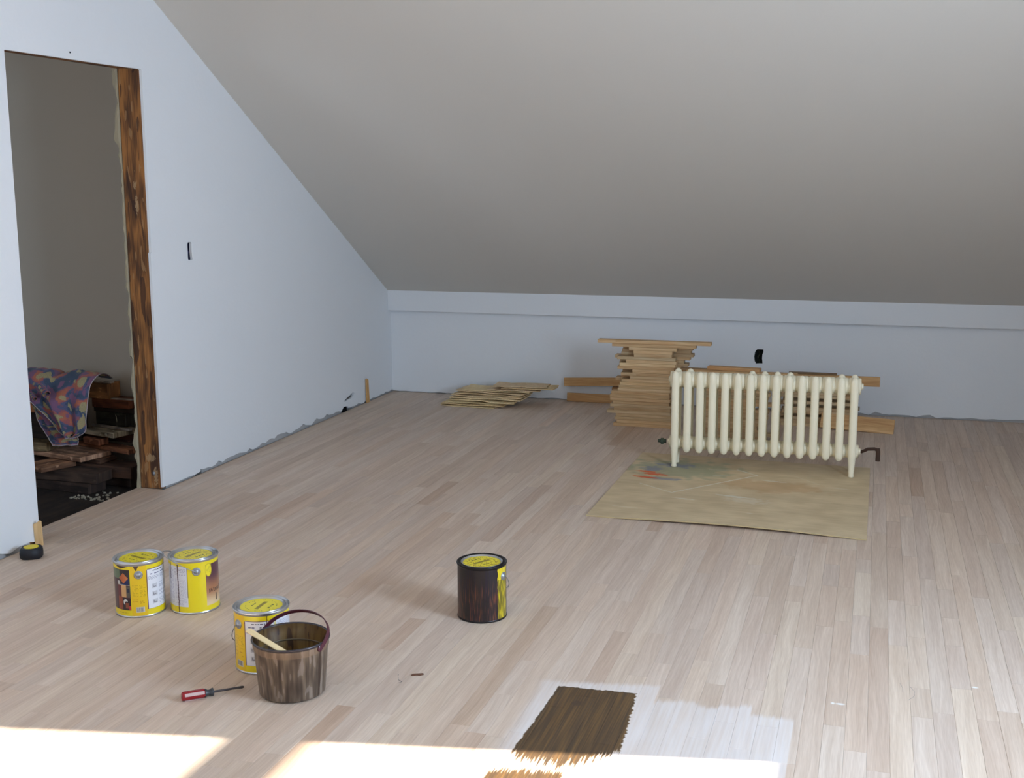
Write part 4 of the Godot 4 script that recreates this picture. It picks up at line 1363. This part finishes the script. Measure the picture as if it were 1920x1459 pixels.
# ------------------------------------------------------------------ small things on the floor
func build_small_things() -> void:
	# screwdriver
	var p := Vector3(1.397, 0.0145, 4.913)
	var q := Vector3(1.526, 0.0085, 4.788)
	var d := (q - p).normalized()
	var o := thing("screwdriver", "red-handled screwdriver lying on the floor in front of the bucket", "screwdriver", p)
	var b := Basis(Quaternion(Vector3.UP, d))
	var st := mb()
	var prof := [Vector2(0.0, 0.0), Vector2(0.009, 0.0005), Vector2(0.0128, 0.003), Vector2(0.0138, 0.010), Vector2(0.0138, 0.062), Vector2(0.0118, 0.067), Vector2(0.0, 0.067)]
	lathe(st, prof, 6, false, Transform3D(b, Vector3.ZERO))
	obj("handle", st, mat(c8(150, 22, 34), 0.2), o)
	for k in 3:
		st = mb()
		var ang := TAU * (k + 0.12) / 3.0
		var off := b * Vector3(sin(ang) * 0.0112, 0.036, cos(ang) * 0.0112)
		cbox(st, Transform3D(b * Basis(Vector3.UP, ang), off), Vector3(0.0095, 0.056, 0.006), 0.0008)
		obj("clear_stripe", st, mat(c8(206, 176, 172), 0.2), o)
	st = mb()
	lathe(st, [Vector2(0.0118, 0.066), Vector2(0.0125, 0.069), Vector2(0.0085, 0.074), Vector2(0.008, 0.079), Vector2(0.0115, 0.086), Vector2(0.0118, 0.090), Vector2(0.006, 0.092), Vector2(0.0, 0.092)], 20, true, Transform3D(b, Vector3.ZERO))
	obj("collar", st, mat(c8(58, 60, 62), 0.35), o)
	st = mb()
	var len := (q - p).length()
	lathe(st, [Vector2(0.0034, 0.090), Vector2(0.0032, len - 0.020), Vector2(0.0036, len - 0.014), Vector2(0.0042, len - 0.006), Vector2(0.0022, len), Vector2(0.0, len)], 12, true, Transform3D(b, Vector3.ZERO))
	obj("shaft", st, mat(c8(84, 80, 82), 0.35, 0.7), o)
	# tape measure lying on its side
	o = thing("tape_measure", "black rubber-cased tape measure with a yellow face, lying beside the door opening", "tape measure", Vector3(0.098, 0.0003, 3.918), 0.5)
	st = mb()
	var outline := PackedVector2Array()
	for k in 40:
		var t := TAU * k / 40.0
		var e := 0.62
		outline.append(Vector2(signf(cos(t)) * pow(absf(cos(t)), e) * 0.042, signf(sin(t)) * pow(absf(sin(t)), e) * 0.038))
	var levels := [[0.88, 0.0], [1.0, 0.006], [1.02, 0.022], [0.98, 0.036], [0.86, 0.043]]
	for i in levels.size() - 1:
		for k in 40:
			var k2 := (k + 1) % 40
			var pp := []
			var nn := []
			for c in [[i, k], [i, k2], [i + 1, k2], [i + 1, k]]:
				var u: Vector2 = outline[c[1]] * levels[c[0]][0]
				pp.append(Vector3(u.x, levels[c[0]][1], u.y))
				nn.append(Vector3(u.x, (levels[c[0]][1] - 0.021) * 1.4, u.y).normalized())
			squad(st, pp, nn, [Vector2.ZERO, Vector2.ZERO, Vector2.ZERO, Vector2.ZERO])
	for lv in [0, 4]:
		var ring := []
		for u in outline:
			ring.append(Vector3(u.x * levels[lv][0], levels[lv][1], u.y * levels[lv][0]))
		face(st, ring, Vector3.UP if lv else Vector3.DOWN)
	obj("case", st, M.black_rubber, o)
	st = mb()
	lathe(st, [Vector2(0.0285, 0.0425), Vector2(0.0285, 0.0440), Vector2(0.027, 0.0448), Vector2(0.0, 0.0450)], 40, false)
	obj("face_disc", st, M.yellow, o)
	# pale shims left standing at the walls
	st = mb()
	extrude(st, PackedVector2Array([Vector2(-0.016, 0.0), Vector2(0.016, 0.0), Vector2(0.0165, 0.100), Vector2(0.010, 0.104), Vector2(-0.017, 0.088)]), func(v, t): return Vector3(v.x, v.y, lerpf(-0.004, 0.004, t)), 1.0, Color(0.98, 0.86, 0.72))
	var s := obj("wood_shim", st, M.shim)
	s.position = Vector3(0.0185, 0.0004, 3.772)
	s.rotation = Vector3(0.04, 0.12, 0.0)
	tag(s, "small pale wood shim standing upright at the door opening behind the tape measure", "wood shim")
	st = mb()
	extrude(st, PackedVector2Array([Vector2(-0.017, 0.0), Vector2(0.017, 0.0), Vector2(0.016, 0.158), Vector2(0.004, 0.163), Vector2(-0.016, 0.150)]), func(v, t): return Vector3(lerpf(-0.0045, 0.0045, t), v.y, v.x), 1.0, Color(0.84, 0.62, 0.42))
	s = obj("wood_shim", st, M.shim)
	s.position = Vector3(0.012, 0.0004, 0.455)
	s.rotation = Vector3(0, 0, 0.03)
	tag(s, "narrow orange-brown wood shim standing against the gable wall near the far corner", "wood shim")
	st = mb()
	lathe(st, [Vector2(0.0, 0.0035), Vector2(0.0025, 0.0030), Vector2(0.004, 0.0)], 12, true, Transform3D(Basis(Vector3.BACK, -PI / 2), Vector3.ZERO))
	var scr := obj("drywall_screw", st, M.black_rubber)
	scr.position = Vector3(0.0, 1.984, 3.349)
	tag(scr, "tiny dark screw head in the white wall above the door opening", "screw")
	# chip on the floor
	st = mb()
	var chip := PackedVector2Array([Vector2(-0.018, 0.003), Vector2(-0.012, -0.006), Vector2(0.004, -0.005), Vector2(0.018, -0.004), Vector2(0.02, 0.001), Vector2(0.010, 0.006), Vector2(0.0, 0.004), Vector2(-0.008, 0.006)])
	extrude(st, chip, func(v, t): return Vector3(v.x, lerpf(0.0, 0.003 + v.x * 0.06, t), v.y), 1.0)
	s = obj("wood_chip", st, mat(c8(112, 76, 56), 0.8))
	s.position = Vector3(1.970, 0.0004, 4.549)
	s.rotation.y = 0.35
	tag(s, "small curled brown wood chip on the bare floor beside the bucket", "wood chip")

# ------------------------------------------------------------------ salvaged lumber beyond the doorway
# right end of the front edge (x, top y, z), length, thickness, depth, yaw in degrees (positive: right end nearer)
func lumber(label: String, e: Vector3, l: float, th: float, dp: float, yaw: float, tint: Color, cat := "board", roll := 0.0) -> MeshInstance3D:
	var st := mb()
	cbox(st, Transform3D(Basis(), Vector3(-l / 2, -th / 2, -dp / 2)), Vector3(l, th, dp), minf(0.003, th * 0.2), tint, Vector2(rng.randf(), rng.randf()))
	var o := obj("plank" if th < 0.04 else "timber", st, M.lumber)
	o.position = e
	o.rotation = Vector3(0, -deg_to_rad(yaw), roll)
	tag(o, label, cat)
	return o

func build_lumber() -> void:
	var brown := Color8(122, 74, 50)
	var dark := Color8(46, 38, 34)
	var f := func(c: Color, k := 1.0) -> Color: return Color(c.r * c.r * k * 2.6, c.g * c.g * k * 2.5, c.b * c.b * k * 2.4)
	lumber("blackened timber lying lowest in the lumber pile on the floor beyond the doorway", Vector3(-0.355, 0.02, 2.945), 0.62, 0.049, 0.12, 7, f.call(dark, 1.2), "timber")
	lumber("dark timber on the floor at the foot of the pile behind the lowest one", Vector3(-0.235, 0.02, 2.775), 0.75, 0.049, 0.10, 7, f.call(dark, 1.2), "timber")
	lumber("big black timber with a raw brown end, second up in the pile beyond the doorway", Vector3(-0.315, 0.072, 2.93), 0.66, 0.050, 0.12, 1, f.call(dark, 1.5), "timber")
	lumber("dark timber with a reddish end reaching furthest out behind the black one", Vector3(-0.215, 0.080, 2.80), 0.75, 0.058, 0.13, 2, f.call(Color8(58, 42, 34)), "timber")
	lumber("short pale-ended plank laid crosswise on the black timber", Vector3(-0.58, 0.0985, 2.99), 0.16, 0.0250, 0.19, 20, f.call(Color8(150, 118, 96)))
	lumber("brown spacer plank under the wide weathered plank", Vector3(-0.40, 0.1030, 2.78), 0.10, 0.022, 0.12, 6, f.call(Color8(70, 52, 40)))
	lumber("wide weathered plank with a white lower edge in the middle of the pile", Vector3(-0.455, 0.127, 2.855), 0.62, 0.0235, 0.19, 13, f.call(Color8(150, 122, 106), 1.15))
	lumber("olive grey block end on the wide weathered plank", Vector3(-0.70, 0.1745, 2.79), 0.35, 0.047, 0.14, -5, f.call(Color8(104, 94, 72)), "timber")
	lumber("thin brown plank with a clipped corner jutting out below the towel", Vector3(-0.265, 0.152, 2.735), 0.40, 0.0245, 0.07, 17, f.call(Color8(120, 82, 60)))
	lumber("short brown plank under the grey-topped plank", Vector3(-0.46, 0.186, 2.70), 0.13, 0.033, 0.06, 18, f.call(Color8(140, 96, 76)))
	lumber("dark red-brown plank end reaching towards the jamb", Vector3(-0.27, 0.199, 2.60), 0.40, 0.046, 0.08, 6, f.call(Color8(74, 46, 36)))
	lumber("grey-topped plank with a brown front edge beside the towel", Vector3(-0.362, 0.227, 2.715), 0.22, 0.027, 0.16, 15, f.call(Color8(172, 152, 140), 1.15))
	lumber("long white-painted stick lying on the grey-topped plank", Vector3(-0.312, 0.2385, 2.655), 0.27, 0.011, 0.022, 13, Color(1.7, 1.7, 1.62))
	lumber("dark green-black plank behind the white stick", Vector3(-0.385, 0.300, 2.575), 0.20, 0.072, 0.06, 8, f.call(Color8(50, 52, 48)))
	lumber("black round-ended batten nearest the jamb in the upper pile", Vector3(-0.29, 0.325, 2.585), 0.29, 0.024, 0.06, 4, f.call(Color8(44, 36, 34)))
	lumber("brown plank high in the pile, under the orange block", Vector3(-0.345, 0.372, 2.595), 0.23, 0.046, 0.10, 3, f.call(Color8(116, 70, 50)))
	lumber("thin white strip along the top of the high brown plank", Vector3(-0.325, 0.3785, 2.598), 0.13, 0.006, 0.02, 3, Color(1.6, 1.6, 1.5))
	lumber("orange-tan wood block on top of the pile beside the towel", Vector3(-0.462, 0.452, 2.60), 0.12, 0.079, 0.10, 3, f.call(Color8(178, 120, 80)), "block")
	lumber("short white stick lying on the orange-tan block at the top", Vector3(-0.452, 0.464, 2.585), 0.12, 0.0115, 0.03, 3, Color(1.6, 1.6, 1.5))
	lumber("brown plank buried under the towel, its end out at the door edge", Vector3(-0.70, 0.395, 2.78), 0.3, 0.0745, 0.18, 3, f.call(Color8(150, 100, 66)), "timber")
	lumber("dark plank stacked under the towel", Vector3(-0.62, 0.32, 2.74), 0.45, 0.145, 0.16, 6, f.call(Color8(40, 32, 30)), "timber")
	# upright nail in the dark plank
	var st := mb()
	tube(st, [Vector3(0, 0, 0), Vector3(0.002, 0.035, 0.001), Vector3(-0.003, 0.062, 0.0)], 0.0016)
	var nl := obj("nail", st, mat(c8(190, 184, 160), 0.5))
	nl.position = Vector3(-0.405, 0.2390, 2.622)
	tag(nl, "bent bright nail standing in front of the green-black plank", "nail")
	# crumbs of fallen plaster
	st = mb()
	for i in 46:
		var c := Vector3(rng.randf_range(-0.40, -0.22), -0.028, rng.randf_range(2.965, 3.03))
		if i > 36: c = Vector3(rng.randf_range(-0.33, -0.24), -0.028, rng.randf_range(2.87, 2.96))
		var r := rng.randf_range(0.003, 0.010)
		cbox(st, Transform3D(Basis.from_euler(Vector3(rng.randf() * 6, rng.randf() * 6, rng.randf() * 6)), c), Vector3(r * 1.6, r, r * 1.2), r * 0.2)
	var cr := obj("plaster_crumbs", st, mat(c8(150, 142, 124), 0.95))
	tag(cr, "scatter of pale plaster crumbs on the dark floor at the foot of the lumber pile", "plaster crumbs")
	cr.set_meta("kind", "stuff")

# ------------------------------------------------------------------ towel
func towel_image() -> Image:
	var s := 320
	var im := Image.create(s, s, false, Image.FORMAT_RGB8)
	for y in s:
		for x in s:
			var wob := n2(x * 0.09, y * 0.09) * 0.10
			var a := n2(x * 0.011, y * 0.017) + wob
			var b := n2(x * 0.014 + 60.0, y * 0.013 + 9.0) + wob
			var c := c8(84, 90, 120)
			c = c.lerp(c8(58, 78, 98), smoothstep(-0.08, -0.18, a))
			c = c.lerp(c8(176, 92, 84), smoothstep(0.06, 0.16, a))
			c = c.lerp(c8(198, 108, 70), smoothstep(0.28, 0.36, a))
			c = c.lerp(c8(134, 88, 116), smoothstep(0.22, 0.30, b))
			c = c.lerp(c8(182, 166, 106), smoothstep(-0.26, -0.32, b))
			c = c.lerp(c8(104, 92, 120), clampf(0.22 + n2(x * 0.3, y * 0.3) * 0.5, 0.0, 0.6))
			im.set_pixel(x, y, c)
	return im

func build_towel() -> void:
	var o := thing("towel", "multicoloured camouflage-pattern towel draped over the lumber pile beyond the doorway", "towel", Vector3(-0.58, 0.0, 2.8))
	var m := mat(Color.WHITE, 0.95, 0.0, tex(towel_image()))
	m.rim_enabled = true
	m.rim = 0.25
	var hem := mat(c8(186, 170, 168), 0.95)
	# each piece: left edge and right edge as polylines (x, y, z) from the top back to the bottom, plus a fold amplitude
	var pieces := [
		["drape", [Vector3(-0.80, 0.515, 2.66), Vector3(-0.80, 0.545, 2.74), Vector3(-0.79, 0.52, 2.82), Vector3(-0.745, 0.43, 2.87), Vector3(-0.69, 0.385, 2.875), Vector3(-0.61, 0.31, 2.87), Vector3(-0.565, 0.25, 2.862), Vector3(-0.53, 0.226, 2.855)],
			[Vector3(-0.46, 0.475, 2.56), Vector3(-0.425, 0.515, 2.66), Vector3(-0.41, 0.522, 2.74), Vector3(-0.415, 0.48, 2.80), Vector3(-0.422, 0.40, 2.82), Vector3(-0.432, 0.32, 2.825), Vector3(-0.442, 0.255, 2.825), Vector3(-0.49, 0.224, 2.835)], 0.020],
		["hanging_corner", [Vector3(-0.745, 0.43, 2.845), Vector3(-0.735, 0.40, 2.845), Vector3(-0.712, 0.33, 2.840), Vector3(-0.69, 0.27, 2.835), Vector3(-0.655, 0.205, 2.83), Vector3(-0.632, 0.174, 2.83)],
			[Vector3(-0.70, 0.415, 2.848), Vector3(-0.66, 0.37, 2.85), Vector3(-0.60, 0.31, 2.845), Vector3(-0.55, 0.26, 2.835), Vector3(-0.50, 0.225, 2.815), Vector3(-0.497, 0.182, 2.815)], 0.006]]
	for pc in pieces:
		var st := mb()
		var he := mb()
		var nu := 34
		var nv := 34
		var grid := []
		for j in nv + 1:
			var row := []
			var t: float = j / float(nv) * (pc[1].size() - 1)
			var a := spline(pc[1], t)
			var b := spline(pc[2], t)
			for i in nu + 1:
				var u := i / float(nu)
				var p := a.lerp(b, u)
				var v := j / float(nv)
				var w := sin(PI * u)
				p.z += pc[3] * w * (1.0 + 1.2 * sin(u * 13.0 + v * 4.0)) * smoothstep(0.25, 0.6, v) + 0.006 * n2(u * 4.0, v * 5.0)
				p.y += (0.014 * sin(u * 9.0 + 0.7) + 0.018 * n2(u * 5.0, v * 2.0 + 3.0)) * w * (1.0 - smoothstep(0.3, 0.75, v))
				row.append(p - o.position)
			grid.append(row)
		var nor := func(i: int, j: int) -> Vector3:
			var du: Vector3 = grid[j][mini(i + 1, nu)] - grid[j][maxi(i - 1, 0)]
			var dv: Vector3 = grid[mini(j + 1, nv)][i] - grid[maxi(j - 1, 0)][i]
			return dv.cross(du).normalized()
		for j in nv:
			for i in nu:
				var P := []
				var N := []
				var U := []
				var Q := []
				for c in [[i, j], [i + 1, j], [i + 1, j + 1], [i, j + 1]]:
					var n: Vector3 = nor.call(c[0], c[1])
					P.append(grid[c[1]][c[0]])
					N.append(n)
					U.append(Vector2(c[0] / float(nu) * (0.9 if pc[0] == "drape" else 0.4), c[1] / float(nv) * 1.1 + (0.0 if pc[0] == "drape" else 0.37)))
					Q.append(grid[c[1]][c[0]] - n * 0.004)
				squad(st, P, N, U)
				squad(st, Q, N.map(func(n): return -n), U)
		obj(pc[0], st, m, o)
		var edge := []
		for j in nv + 1: edge.append(grid[j][nu])
		for i in range(nu - 1, -1, -1): edge.append(grid[nv][i])
		for j in range(nv - 1, int(nv * 0.35), -1): edge.append(grid[j][0])
		tube(he, edge, 0.0024, -1.0, 6)
		obj("hem", he, hem, o)
	# rolled fold at the upper front
	for r in [[Vector3(-0.645, 0.478, 2.885), Vector3(-0.580, 0.446, 2.912), 0.019], [Vector3(-0.690, 0.440, 2.885), Vector3(-0.655, 0.418, 2.908), 0.012]]:
		var st := mb()
		var d: Vector3 = (r[1] - r[0]).normalized()
		var prof := [Vector2(r[2], 0.0), Vector2(r[2] * 1.02, (r[1] - r[0]).length()), Vector2(r[2] * 0.8, (r[1] - r[0]).length()), Vector2(r[2] * 0.78, 0.002)]
		lathe(st, prof, 20, false, Transform3D(Basis(Quaternion(Vector3.UP, d)), r[0] - o.position))
		obj("rolled_fold", st, m, o)

func spline(p: Array, t: float) -> Vector3:
	var i := clampi(int(t), 0, p.size() - 2)
	var f := t - i
	return p[i].cubic_interpolate(p[i + 1], p[maxi(i - 1, 0)], p[mini(i + 2, p.size() - 1)], f)
